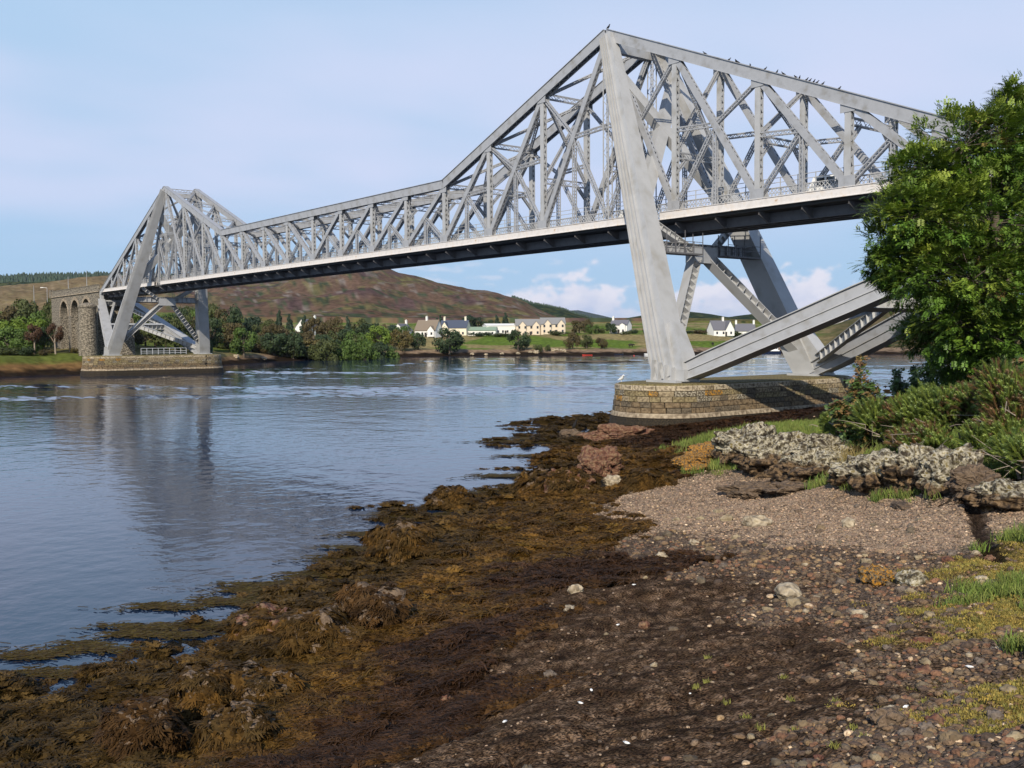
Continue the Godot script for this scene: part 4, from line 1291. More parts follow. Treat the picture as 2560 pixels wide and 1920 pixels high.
func shore_rocks() -> void:
	# pale lichen-crusted outcrops along the top of the beach
	var lr := [
		[Vector3(44.02, 1.30, 38.13), 3.4, 1.7, 2.6, "yellow_rock", "low rounded rock with orange and white lichen at the seaward end of the outcrop"],
		[Vector3(45.97, 1.70, 38.20), 3.0, 2.3, 2.4, "lichen_rock", "white crusted rock just right of the orange lichen rock, below the grass"],
		[Vector3(48.60, 1.80, 39.65), 3.2, 2.2, 2.4, "lichen_rock", "white mottled sloping rock under the grassy shelf left of the leafy shrub"],
		[Vector3(50.99, 1.90, 40.92), 2.6, 1.9, 2.2, "lichen_rock", "darker streaked rock in the middle of the outcrop, left of the black gap"],
		[Vector3(50.54, 2.60, 39.10), 2.4, 1.5, 2.0, "lichen_rock", "white topped rock high on the outcrop in front of the yellow grass tuft"],
		[Vector3(49.38, 1.60, 42.17), 2.2, 0.9, 1.6, "brown_rock", "low brown rock at the foot of the orange lichen rock"],
		[Vector3(50.98, 1.80, 42.13), 2.0, 0.8, 1.5, "brown_rock", "flat brown rock on the shingle below the sloping white rock"],
		[Vector3(54.22, 2.00, 42.70), 2.0, 1.4, 1.8, "lichen_rock", "small white flecked rock just right of the black gap"],
		[Vector3(55.65, 2.20, 43.36), 2.0, 1.9, 1.8, "lichen_rock", "white rock with vertical cracks left of the tallest outcrop"],
		[Vector3(56.86, 2.30, 43.57), 2.1, 2.0, 1.8, "lichen_rock", "tallest white crusted boulder with a brown base beside the shingle"],
		[Vector3(58.36, 2.50, 44.34), 2.0, 2.0, 1.7, "lichen_rock", "broad white crusted boulder with a brown cave at its foot, under the gorse"],
		[Vector3(59.46, 2.80, 45.11), 1.5, 1.3, 1.4, "brown_rock", "dark angular rock beside the muddy runnel"],
		[Vector3(60.67, 2.90, 45.92), 1.9, 1.1, 1.4, "lichen_rock", "white crusted rock at the right edge beyond the muddy runnel"],
	]
	for i in lr.size():
		var r = lr[i]
		rock("lichen_rock", r[0] + FWD * (r[3] * 0.35), Vector3(r[1] * 1.05, r[2] * 0.82, r[3]), r[4], 20 + i, r[5], "rock", "", 5, 0.55, 0.16, YAW + 0.2 * sin(i * 2.1), 0.30)
	# boulders lower down
	rock("boulder", Vector3(35.57, 0.50, 37.56), Vector3(2.2, 1.9, 1.8), "pink_rock", 51, "big pinkish boulder with a pale underside on the weed below the pier", "rock", "", 5, 0.55, 0.12, 0.4, 0.3)
	rock("boulder", Vector3(20.38, 0.40, 21.52), Vector3(4.8, 1.5, 2.6), "pink_rock", 52, "long low tan rock jutting into the water in front of the pier", "rock", "", 5, 0.6, 0.14, 0.9, 0.35)
	rock("boulder", Vector3(15.49, 0.10, 21.72), Vector3(1.9, 1.0, 1.2), "brown_rock", 53, "small brown rock at the water's edge left of the tan rock", "rock", "", 4, 0.5, 0.12, 0.2, 0.35)
	rock("boulder", Vector3(39.95, 0.70, 40.78), Vector3(1.1, 0.9, 0.8), "block_pale", 54, "squarish pale boulder on the weed below the pinkish boulder", "rock", "", 3, 0.5, 0.1, 0.5, 0.25)
	rock("boulder", Vector3(61.13, 2.60, 56.36), Vector3(0.72, 0.36, 0.5), "block_pale", 55, "smooth oval boulder with a pale flat top at the edge of the bare rock", "rock", "", 4, 0.2, 0.04, -0.7, 0.2)
	rock("boulder", Vector3(62.11, 2.80, 54.80), Vector3(0.85, 0.55, 0.6), "yellow_rock", 56, "dark boulder crusted with orange lichen among the stones", "rock", "", 5, 0.45, 0.12, -0.6, 0.28)
	rock("boulder", Vector3(62.96, 2.90, 54.96), Vector3(0.55, 0.42, 0.45), "lichen_rock", 57, "white spotted stone touching the right side of the orange lichen boulder", "rock", "", 4, 0.45, 0.12, -0.2, 0.28)
	rock("boulder", Vector3(57.04, 2.30, 45.25), Vector3(1.0, 0.25, 0.5), "brown_rock", 58, "flat brown slab lying on the shingle under the tallest outcrop", "rock", "", 3, 0.4, 0.05, -0.7, 0.3)
	rock("boulder", Vector3(55.85, 1.60, 57.33), Vector3(0.38, 0.26, 0.3), "block_pale", 59, "upper of two pale stones lying on the dark weed", "stone", "", 3, 0.5, 0.06, 0.3, 0.2)
	rock("boulder", Vector3(56.97, 1.70, 58.50), Vector3(0.40, 0.15, 0.26), "block_pale", 60, "flat pale stone just below the other pale stone on the dark weed", "stone", "", 3, 0.4, 0.05, -0.5, 0.2)
	rock("boulder", Vector3(53.78, 1.90, 47.92), Vector3(0.95, 0.42, 0.6), "block_pale", 61, "pale flattened stone lying alone on the left of the shingle", "stone", "", 3, 0.45, 0.08, 0.2, 0.25)
	rock("boulder", Vector3(57.07, 2.30, 48.09), Vector3(0.4, 0.34, 0.3), "block_pale", 62, "round tan stone standing in the middle of the shingle", "stone", "", 3, 0.35, 0.05, 0.2, 0.2)
	rock("boulder", Vector3(68.15, 4.00, 61.98), Vector3(0.17, 0.13, 0.15), "block_tan", 63, "orange tinted cobble at the right edge among grey ones", "stone", "", 2, 0.4, 0.05, 0.2, 0.2)
	rock("boulder", Vector3(67.91, 3.90, 63.95), Vector3(0.30, 0.24, 0.26), "brown_rock", 64, "blocky brown stone in a crack at the bottom of the picture", "stone", "", 3, 0.5, 0.08, 0.6, 0.3)
	# boulders hung with weed along the water's edge
	var wr := [
		[Vector3(52.15, 0.60, 60.82), 1.7, 1.15, 1.3, "tallest weed hung boulder on the shore, dark red at its top"],
		[Vector3(50.17, 0.30, 62.22), 1.9, 0.9, 1.4, "weed draped boulder with pink stone showing, at the water's edge"],
		[Vector3(52.51, 0.50, 62.30), 1.5, 0.85, 1.2, "golden weed boulder just in front of the tallest dark one"],
		[Vector3(44.25, 0.30, 54.88), 2.1, 1.1, 1.5, "weed covered knoll with two pale stones near the water"],
		[Vector3(35.46, 0.10, 46.81), 1.8, 1.1, 1.4, "brown topped boulder standing at the edge of a small pool"],
		[Vector3(36.16, 0.40, 42.10), 2.2, 1.4, 1.6, "dark weedy boulder beside the inlet, left of the pink faced one"],
		[Vector3(38.43, 0.50, 42.28), 2.6, 1.4, 1.6, "weedy boulder with a pink face below the big pinkish boulder"],
		[Vector3(54.64, 0.50, 65.80), 1.3, 0.75, 1.0, "drooping weed mound in the lower left, beside the pool"],
		[Vector3(55.14, 0.60, 64.94), 1.4, 0.8, 1.1, "large golden brown weed mound left of the bottom centre"],
		[Vector3(55.94, 0.70, 67.43), 1.1, 0.7, 0.9, "dark weed mound with a patch of red rock at the lower left"],
		[Vector3(57.29, 0.80, 66.25), 1.2, 0.7, 0.9, "weed mound with pale stone showing at the bottom of the picture"],
		[Vector3(43.39, 1.00, 42.07), 1.8, 0.8, 1.3, "dark stony weed hump at the edge of the shingle"],
	]
	var tuft := frond_tuft(120, 20, 0.30, 0.03)
	for i in wr.size():
		var r = wr[i]
		var at := settle(r[0])
		var o := thing("weedy_boulder", at, r[4], "rock")
		var size := Vector3(r[1], r[2], r[3]) * 1.2
		var mesh := lump(4, size * 0.5, 70 + i, 0.6, 1.1, 0.10)
		var body := put("rock_body", mesh, M["pink_rock" if i == 1 or i == 6 else "brown_rock"], o)
		body.position.y = size.y * 0.2
		var vs: PackedVector3Array = mesh.surface_get_arrays(0)[Mesh.ARRAY_VERTEX]
		var ns: PackedVector3Array = mesh.surface_get_arrays(0)[Mesh.ARRAY_NORMAL]
		var where := []
		var tint := []
		rng.seed = 500 + i
		for q in 900:
			var j := rng.randi() % vs.size()
			if ns[j].y < -0.25: continue
			if nz.get_noise_3d(vs[j].x * 1.2 + i * 9.0, vs[j].y * 1.2, vs[j].z * 1.2) > 0.22 and ns[j].y < 0.75: continue
			var yv := (ns[j] + Vector3(0, 0.15, 0)).normalized()
			var dn := Vector3(0.25 * sin(q * 1.7), -1.0, 0.25 * cos(q * 1.7))
			var zv := (dn - yv * dn.dot(yv)).normalized()
			var xv := yv.cross(zv)
			var s := rng.randf_range(0.6, 1.2) * sqrt(clampf((at - CAM).length() / 22.0, 0.7, 3.0))
			where.append(Transform3D(Basis(xv, yv, zv).scaled(Vector3.ONE * s), vs[j] + Vector3(0, size.y * 0.2 - 0.03, 0)))
			var c: Color = TINT[8].lerp(TINT[0], clampf(0.45 + nz.get_noise_3d(vs[j].x * 2.0, vs[j].y * 2.0 + i, vs[j].z * 2.0), 0, 1)).lerp(TINT[1], 0.6 if i == 0 or i == 9 else 0.1)
			tint.append(c * rng.randf_range(0.6, 1.4))
		stuff("weed_cover", tuft, M["weed"], where, tint, o)
	# beach stones one can pick out
	rng.seed = 91
	var forms := []
	for i in 6:
		forms.append(lump(2, Vector3(0.5, [0.3, 0.36, 0.22, 0.4, 0.28, 0.33][i], 0.4), 140 + i, 0.7, 0.9, 0.0, true))
	var tones := ["block_tan", "block_brown", "block_dark", "block_pale", "brown_rock", "pink_rock", "stone_var"]
	M["stone_var"].albedo_color = lin(0.2, 0.17, 0.15)
	var words := ["tan", "dull brown", "nearly black", "pale buff", "dark brown", "pinkish", "mid grey"]
	var made := 0
	var tries := 0
	while made < 190 and tries < 9000:
		tries += 1
		var d := 8.0 * exp(rng.randf() * log(44.0 / 8.0))
		var a := rng.randf_range(-0.15, 0.52)
		var p := CAM + RGT * (a * d) + FWD * d
		var k := kinds_at(p.x, p.z)
		if k[4] + 0.3 * k[3] + 0.03 * k[2] + 0.4 * k[5] < rng.randf() * 0.9: continue
		made += 1
		var s := rng.randf_range(0.10, 0.24) * sqrt(d / 15.0) * (0.8 + 0.6 * rng.randf() * rng.randf())
		var tone := rng.randi() % 7
		var o := put("beach_stone", forms[rng.randi() % 6], M[tones[tone]])
		o.position = Vector3(p.x, ground(p.x, p.z, k) + s * 0.08, p.z)
		o.scale = Vector3(s, s, s)
		o.rotation = Vector3(rng.randf_range(-0.2, 0.2), rng.randf() * TAU, rng.randf_range(-0.2, 0.2))
		tag(o, "loose %s stone among the shingle and bare rock of the upper shore" % words[tone], "stone", "loose %s stones on the upper shore" % words[tone])
	# white shell and feather scraps
	for q in [Vector3(47.47, 1.00, 51.57), Vector3(58.22, 1.80, 61.66), Vector3(60.91, 2.20, 62.77), Vector3(62.88, 2.60, 63.51), Vector3(62.63, 2.60, 63.07), Vector3(59.15, 2.10, 59.15), Vector3(62.38, 2.40, 64.48), Vector3(56.91, 1.90, 56.46), Vector3(63.99, 2.90, 62.43), Vector3(67.54, 3.80, 63.00), Vector3(67.16, 3.80, 60.89), Vector3(64.98, 3.00, 64.67)]:
		var o := put("shell_scrap", lump(1, Vector3(0.045, 0.015, 0.02), 33, 0.6, 1.0, 0.0, true), M["white_paint"])
		o.position = settle(q) + Vector3(0, 0.035, 0)
		o.rotation.y = q.x * 3.0
		tag(o, "tiny white shell scrap on the brown weed and rock", "shell", "white shell scraps on the shore")
	# rafts of weed afloat just off the edge
	rng.seed = 93
	var rafts := [Vector3(44.21, 0.00, 63.16), Vector3(44.72, 0.00, 61.49), Vector3(44.07, 0.00, 60.45), Vector3(45.37, 0.00, 59.46), Vector3(43.52, 0.00, 59.95), Vector3(45.91, 0.00, 64.23), Vector3(46.50, 0.00, 67.27), Vector3(46.45, 0.00, 64.71), Vector3(47.26, 0.00, 63.72), Vector3(46.91, 0.00, 65.86), Vector3(46.84, 0.00, 62.79), Vector3(43.62, -0.00, 57.75), Vector3(42.03, 0.00, 55.99), Vector3(44.43, 0.00, 58.45), Vector3(48.31, 0.00, 67.14), Vector3(48.70, -0.00, 66.43), Vector3(47.80, 0.00, 67.98), Vector3(39.05, 0.00, 52.96), Vector3(36.01, 0.00, 49.76), Vector3(40.75, 0.00, 54.63), Vector3(28.96, 0.00, 38.77), Vector3(33.71, 0.00, 41.65), Vector3(33.89, 0.00, 42.82), Vector3(23.28, 0.00, 31.07), Vector3(14.55, 0.00, 24.97), Vector3(15.24, 0.00, 27.64)]
	var raft_mesh := []
	for g in 3:
		var mb := MB.new()
		for q in 420:
			var x := rng.randfn() * 0.55
			var z := rng.randfn() * 0.16 + 0.12 * sin(x * 3.0 + g)
			var t := rng.randfn() * 0.5
			var l := rng.randf_range(0.10, 0.28)
			var dir := Vector3(cos(t), rng.randf_range(-0.06, 0.10), sin(t))
			mb.col = Color(0.034, 0.022, 0.009).lerp(Color(0.06, 0.045, 0.012), rng.randf()) * rng.randf_range(0.5, 1.6)
			mb.bar(Vector3(x, 0.0, z), Vector3(x, 0.0, z) + dir * l, UP, 0.03, 0.008)
		raft_mesh.append(mb.mesh())
	rafts.sort_custom(func(a, b): return a.distance_squared_to(CAM) < b.distance_squared_to(CAM))
	for i in rafts.size():
		var o := put("floating_weed", raft_mesh[i % 3], M["weed"])
		o.position = rafts[i] + Vector3(0, 0.055, 0)
		var s := rng.randf_range(0.7, 1.15) * clampf((rafts[i] - CAM).length() / 27.0, 0.8, 2.4)
		o.scale = Vector3(s, 1.0, s)
		o.rotation.y = YAW + rng.randf_range(-0.15, 0.25)
		tag(o, "raft of dark brown weed afloat, %snearest of the rafts off the shore" % ("" if i == 0 else ORD[i]), "seaweed", "weed rafts afloat off the shore")


# ---------------------------------------------------------------- water
func build_water() -> void:
	var pts := PackedVector3Array()
	var ds := []
	var d := 9.0
	while d < 520.0:
		ds.append(d)
		d *= 1.0075
	while d < 9000.0:
		ds.append(d)
		d *= 1.12
	var cols := 300
	for dd in ds:
		for i in cols:
			var a := -1.0 + 2.0 * i / (cols - 1.0)
			var p: Vector3 = CAM + RGT * (a * dd) + FWD * dd
			# bands of broken water where the tide runs, smooth water between
			var s: float = a * dd
			var band := smoothstep(0.0, 0.35, nz.get_noise_2d(s * 0.012 + 3.0, dd * 0.045)) * smoothstep(70.0, 130.0, dd)
			band += 0.9 * exp(-pow((dd - 205.0 + s * 0.35) / 9.0, 2.0)) + 0.9 * exp(-pow((dd - 150.0 + s * 0.12) / 7.0, 2.0))
			var calm := 0.25 + 0.75 * smoothstep(-0.3, 0.3, nz.get_noise_2d(s * 0.03, dd * 0.06 + 9.0))
			var h := nz.get_noise_2d(p.x * 0.22, p.z * 0.22) * 0.030 * calm
			h += nz.get_noise_2d(p.x * 0.8 + 30.0, p.z * 0.8) * 0.010 * calm
			h += band * nz.get_noise_2d(p.x * 0.5 + 80.0, p.z * 0.5) * 0.24
			h += smoothstep(85.0, 150.0, dd) * nz.get_noise_2d(p.x * 0.42 + 20.0, p.z * 0.42) * 0.07 * calm
			if dd > 600.0: h = 0.0
			pts.append(Vector3(p.x, h, p.z))
	put("water", sheet(ds.size(), cols, pts, PackedColorArray()), M["water"]).set_meta("kind", "structure")


# ---------------------------------------------------------------- far shore
const SHORE_A := [-0.9, -0.52, -0.475, -0.40, -0.33, -0.29, -0.25, -0.15, -0.07, 0.0, 0.15, 0.25, 0.35, 0.41, 0.9]
const SHORE_D := [190.0, 203.0, 211.0, 222.0, 250.0, 283.0, 312.0, 365.0, 388.0, 390.0, 385.0, 425.0, 385.0, 372.0, 350.0]

func table(xs: Array, ys: Array, x: float) -> float:
	if x <= xs[0]: return ys[0]
	for i in range(1, xs.size()):
		if x <= xs[i]:
			return lerpf(ys[i - 1], ys[i], (x - xs[i - 1]) / (xs[i] - xs[i - 1]))
	return ys[-1]

func far_height(x: float, z: float) -> float:
	var p := Vector3(x - CAM.x, 0, z - CAM.z)
	var d := maxf(p.dot(FWD), 1.0)
	var a := p.dot(RGT) / d
	var e := d - table(SHORE_A, SHORE_D, a) + nz.get_noise_2d(x * 0.05, z * 0.05) * 4.0
	if e < 0.0: return e * 0.15
	var left := 1.0 - smoothstep(-0.33, -0.22, a)
	var right := smoothstep(0.30, 0.37, a)
	var h := table([0, 8, 14, 30, 100, 180, 400, 2000], [0, 1.0, 2.2, 3.2, 8.0, 11.0, 18.0, 40.0], e)
	h = lerpf(h, table([0, 6, 12, 40, 120, 400, 2000], [0, 1.4, 3.6, 4.5, 9.0, 24.0, 60.0], e), left)
	h = lerpf(h, table([0, 8, 40, 150, 400, 2000], [0, 1.8, 6.0, 17.0, 32.0, 60.0], e), right)
	return h + nz.get_noise_2d(x * 0.03 + 7.0, z * 0.03) * minf(e * 0.03, 1.2)

func build_far_land() -> void:
	var pts := PackedVector3Array()
	var tints := PackedColorArray()
	var cols := 420
	var es := []
	for k in 16: es.append(-6.0 + 1.6 * k)
	for k in 60: es.append(20.0 * pow(60.0, k / 59.0))
	for e in es:
		for i in cols:
			var a := -0.85 + 1.7 * i / (cols - 1.0)
			var d: float = table(SHORE_A, SHORE_D, a) + e
			var p := CAM + RGT * (a * d) + FWD * d
			var h := far_height(p.x, p.z)
			pts.append(Vector3(p.x, h, p.z))
			var n := nz.get_noise_2d(p.x * 0.12, p.z * 0.12)
			var n2 := nz.get_noise_2d(p.x * 0.018 + 4.0, p.z * 0.018)
			var left := 1.0 - smoothstep(-0.33, -0.22, a)
			var c := Color(0.030, 0.021, 0.014)
			c = c.lerp(Color(0.33, 0.235, 0.16).lerp(Color(0.24, 0.14, 0.06), left), smoothstep(1.0, 1.5, h + n * 0.6))
			var field_c := Color(0.145, 0.215, 0.035).lerp(Color(0.34, 0.275, 0.125), smoothstep(-0.08, 0.06, n2 + 0.25 * sin(e * 0.07 + a * 16.0)))
			field_c = field_c.lerp(Color(0.16, 0.15, 0.05), left * 0.5)
			field_c = field_c.lerp(Color(0.11, 0.105, 0.04).lerp(Color(0.20, 0.15, 0.075), smoothstep(-0.2, 0.25, n)), smoothstep(0.28, 0.34, a))
			c = c.lerp(field_c, smoothstep(2.0, 2.7, h + n * 0.5))
			tints.append((c * (1.0 + 0.35 * n)).clamp())
	put("far_shore", sheet(es.size(), cols, pts, tints), M["far_land"]).set_meta("kind", "structure")
	# a dark weedy islet awash in mid channel
	var isl := put("islet", lump(4, Vector3(14.0, 0.40, 4.0), 88, 0.5, 2.0, 0.05), M["block_dark"])
	isl.position = Vector3(-143.42, 0.00, -126.02)
	isl.rotation.y = YAW
	tag(isl, "low dark islet of rock awash in the middle of the channel", "islet")

# a range of hills: its crest line (across, slope of sight) at a distance, its foot nearer
func hill(called: String, crest: Array, dr: float, df: float, foot_h: float, rough: float, paint: int) -> void:
	var xs := []
	var ys := []
	for c in crest:
		xs.append(c.x)
		ys.append(c.y)
	var cols := 260
	var rows := 70
	var pts := PackedVector3Array()
	var tints := PackedColorArray()
	for j in rows:
		var t := j / (rows - 9.0)
		var d := lerpf(df, dr, t)
		for i in cols:
			var a: float = lerpf(xs[0], xs[-1], i / (cols - 1.0))
			var p := CAM + RGT * (a * d) + FWD * d
			var top := CAM.y + table(xs, ys, a) * dr
			var n := nz.get_noise_2d(p.x * rough, p.z * rough)
			var n2 := nz.get_noise_2d(p.x * rough * 4.0, p.z * rough * 4.0)
			var tt := minf(t, 2.0 - t)
			var rise := tt * tt * (3.0 - 2.0 * tt) * 0.45 + tt * 0.55
			var h := lerpf(foot_h, top, rise) + (n * 0.22 + n2 * 0.06) * (top - foot_h) * sin(minf(t, 1.0) * PI) 
			if t > 0.9: h += n2 * 0.02 * (top - foot_h)
			if j == 0: h = -60.0
			pts.append(Vector3(p.x, h, p.z))
			var m := nz.get_noise_2d(p.x * 0.012 + 9.0, p.z * 0.012)
			var m2 := nz.get_noise_2d(p.x * 0.05, p.z * 0.05 + 40.0)
			var c := Color(0.2, 0.2, 0.2)
			if paint == 0:     # heather moor
				c = Color(0.175, 0.112, 0.078).lerp(Color(0.19, 0.165, 0.072), smoothstep(0.0, 0.3, m + m2 * 0.5))
				c = c.lerp(Color(0.13, 0.085, 0.08), smoothstep(0.1, 0.35, nz.get_noise_2d(p.x * 0.008, p.z * 0.008 + 70.0)))
				c = c.lerp(Color(0.06, 0.08, 0.045), smoothstep(0.22, 0.36, m2 + 0.12 - t * 0.25))
				c = c.lerp(Color(0.26, 0.22, 0.19), smoothstep(0.33, 0.45, nz.get_noise_2d(p.x * 0.04 + 11.0, p.z * 0.02) + (t - 0.6) * 0.15))
				c = c.lerp(Color(0.28, 0.21, 0.11), (1.0 - smoothstep(-0.40, -0.30, a)) * 0.75)
			elif paint == 1:   # forest
				c = Color(0.030, 0.048, 0.022).lerp(Color(0.075, 0.085, 0.03), smoothstep(0.0, 0.3, m + m2 * 0.4))
			elif paint == 2:   # rough pasture
				c = Color(0.13, 0.14, 0.045).lerp(Color(0.22, 0.165, 0.085), smoothstep(-0.1, 0.25, m + m2 * 0.3))
				c = c.lerp(Color(0.04, 0.055, 0.025), smoothstep(0.2, 0.3, m2 - 0.05))
			elif paint == 3:
				c = Color(0.06, 0.08, 0.06)
			tints.append((c * (1.0 + 0.45 * m2 + 0.35 * nz.get_noise_2d(p.x * 0.02, p.z * 0.02 + 5.0))).clamp())
	put(called, sheet(rows, cols, pts, tints), M["hill"]).set_meta("kind", "structure")

func build_hills() -> void:
	hill("forest_ridge", [Vector2(-0.7120, 0.05753), Vector2(-0.5119, 0.05761), Vector2(-0.4878, 0.05867), Vector2(-0.4598, 0.05931), Vector2(-0.4317, 0.05915), Vector2(-0.4137, 0.05985), Vector2(-0.3397, 0.05744), Vector2(-0.3037, 0.05484), Vector2(-0.2719, 0.04309), Vector2(-0.2322, 0.02088)], 3000, 2400, 60, 0.002, 1)
	hill("heather_hill", [Vector2(-0.7124, 0.04836), Vector2(-0.5521, 0.04985), Vector2(-0.5120, 0.05162), Vector2(-0.4880, 0.05348), Vector2(-0.4639, 0.05494), Vector2(-0.4318, 0.05875), Vector2(-0.3917, 0.06092), Vector2(-0.3437, 0.05866), Vector2(-0.3036, 0.06043), Vector2(-0.2717, 0.05626), Vector2(-0.2316, 0.05922), Vector2(-0.1915, 0.06538), Vector2(-0.1674, 0.06843), Vector2(-0.1414, 0.06948), Vector2(-0.1274, 0.06582), Vector2(-0.1115, 0.06015), Vector2(-0.0755, 0.05117), Vector2(-0.0395, 0.04458), Vector2(-0.0155, 0.04085), Vector2(0.0045, 0.03635), Vector2(0.0245, 0.02544), Vector2(0.0485, 0.01530), Vector2(0.0806, 0.00911), Vector2(0.1127, 0.00492), Vector2(0.1368, 0.00078)], 2200, 800, 22, 0.003, 0)
	hill("wooded_hill", [Vector2(-0.0798, 0.02002), Vector2(-0.0516, 0.03586), Vector2(-0.0316, 0.04054), Vector2(-0.0155, 0.04245), Vector2(0.0045, 0.03754), Vector2(0.0205, 0.03226), Vector2(0.0485, 0.02730), Vector2(0.0646, 0.02121), Vector2(0.0886, 0.01507), Vector2(0.1127, 0.01013), Vector2(0.1609, 0.00064)], 2700, 2250, 30, 0.003, 1)
	hill("distant_hill", [Vector2(0.0204, 0.01145), Vector2(0.0445, 0.02133), Vector2(0.0566, 0.02446), Vector2(0.0666, 0.02520), Vector2(0.0806, 0.02192), Vector2(0.1047, 0.01618), Vector2(0.1368, 0.00879), Vector2(0.1890, 0.00048)], 9000, 7000, 60, 0.001, 3)
	hill("dark_hill", [Vector2(0.0565, 0.01045), Vector2(0.0886, 0.01427), Vector2(0.1127, 0.01614), Vector2(0.1368, 0.02041), Vector2(0.1528, 0.02272), Vector2(0.1769, 0.02298), Vector2(0.2009, 0.02005), Vector2(0.2170, 0.01715), Vector2(0.2410, 0.02022), Vector2(0.2571, 0.02093), Vector2(0.2812, 0.01799), Vector2(0.3092, 0.01984), Vector2(0.3453, 0.02484), Vector2(0.3693, 0.02710), Vector2(0.4094, 0.02448), Vector2(0.4896, 0.02683), Vector2(0.6900, 0.02770)], 3200, 2200, 40, 0.002, 1)
	hill("pasture_hill", [Vector2(0.0806, 0.00230), Vector2(0.1047, 0.00898), Vector2(0.1287, 0.01285), Vector2(0.1488, 0.01554), Vector2(0.1769, 0.01618), Vector2(0.2090, 0.01600), Vector2(0.2331, 0.01426), Vector2(0.2692, 0.01286), Vector2(0.3093, 0.01383), Vector2(0.3494, 0.01481), Vector2(0.3895, 0.01338), Vector2(0.4497, 0.01705), Vector2(0.6903, 0.01770)], 1500, 760, 18, 0.004, 2)
	# conifers massed on the skyline and the wooded slope: far too many and too far to count
	rng.seed = 5
	var mb := MB.new()
	for k in 3:
		var y := 0.22 + 0.26 * k
		var r := 0.36 - 0.10 * k
		for s in 7:
			var t0 := TAU * s / 7.0
			var t1 := TAU * (s + 1) / 7.0
			mb.tri(Vector3(cos(t0) * r, y - 0.2, sin(t0) * r), Vector3(cos(t1) * r, y - 0.2, sin(t1) * r), Vector3(0, y + 0.28, 0), Vector3(cos(t0), 0.4, sin(t0)))
	var cone := mb.mesh()
	for job in [[-0.60, -0.26, 2995.0, 4200, [Vector2(-0.7120, 0.05753), Vector2(-0.5119, 0.05761), Vector2(-0.4878, 0.05867), Vector2(-0.4598, 0.05931), Vector2(-0.4317, 0.05915), Vector2(-0.4137, 0.05985), Vector2(-0.3397, 0.05744), Vector2(-0.3037, 0.05484), Vector2(-0.2719, 0.04309)], 27.0, 3000.0], [0.0, 0.09, 2690.0, 2200, [Vector2(-0.0316, 0.04054), Vector2(-0.0155, 0.04245), Vector2(0.0045, 0.03754), Vector2(0.0205, 0.03226), Vector2(0.0485, 0.02730), Vector2(0.0646, 0.02121), Vector2(0.0886, 0.01507)], 12.0, 2700.0]]:
		var xs := []
		var ys := []
		for c in job[4]:
			xs.append(c.x)
			ys.append(c.y)
		var where := []
		var tint := []
		for n in job[3]:
			var a := rng.randf_range(maxf(job[0], xs[0]), minf(job[1], xs[-1]))
			var back := rng.randf() * 70.0
			var d: float = job[2] - back
			var p := CAM + RGT * (a * d) + FWD * d
			var y: float = CAM.y + table(xs, ys, a) * job[6] - back * 0.25 - 6.0
			var s: float = job[5] * rng.randf_range(0.6, 1.1)
			where.append(Transform3D(Basis(UP, rng.randf() * TAU).scaled(Vector3(s, s, s)), Vector3(p.x, y, p.z)))
			tint.append(Color.WHITE * rng.randf_range(0.7, 1.3))
		stuff("conifer_forest", cone, M["leaf_pine"], where, tint)
		tag(get_child(get_child_count() - 1), "dark conifer plantation massed along the far left skyline" if job[0] < -0.1 else "dark plantation trees on the green hill right of the moor", "forest", "", "stuff")


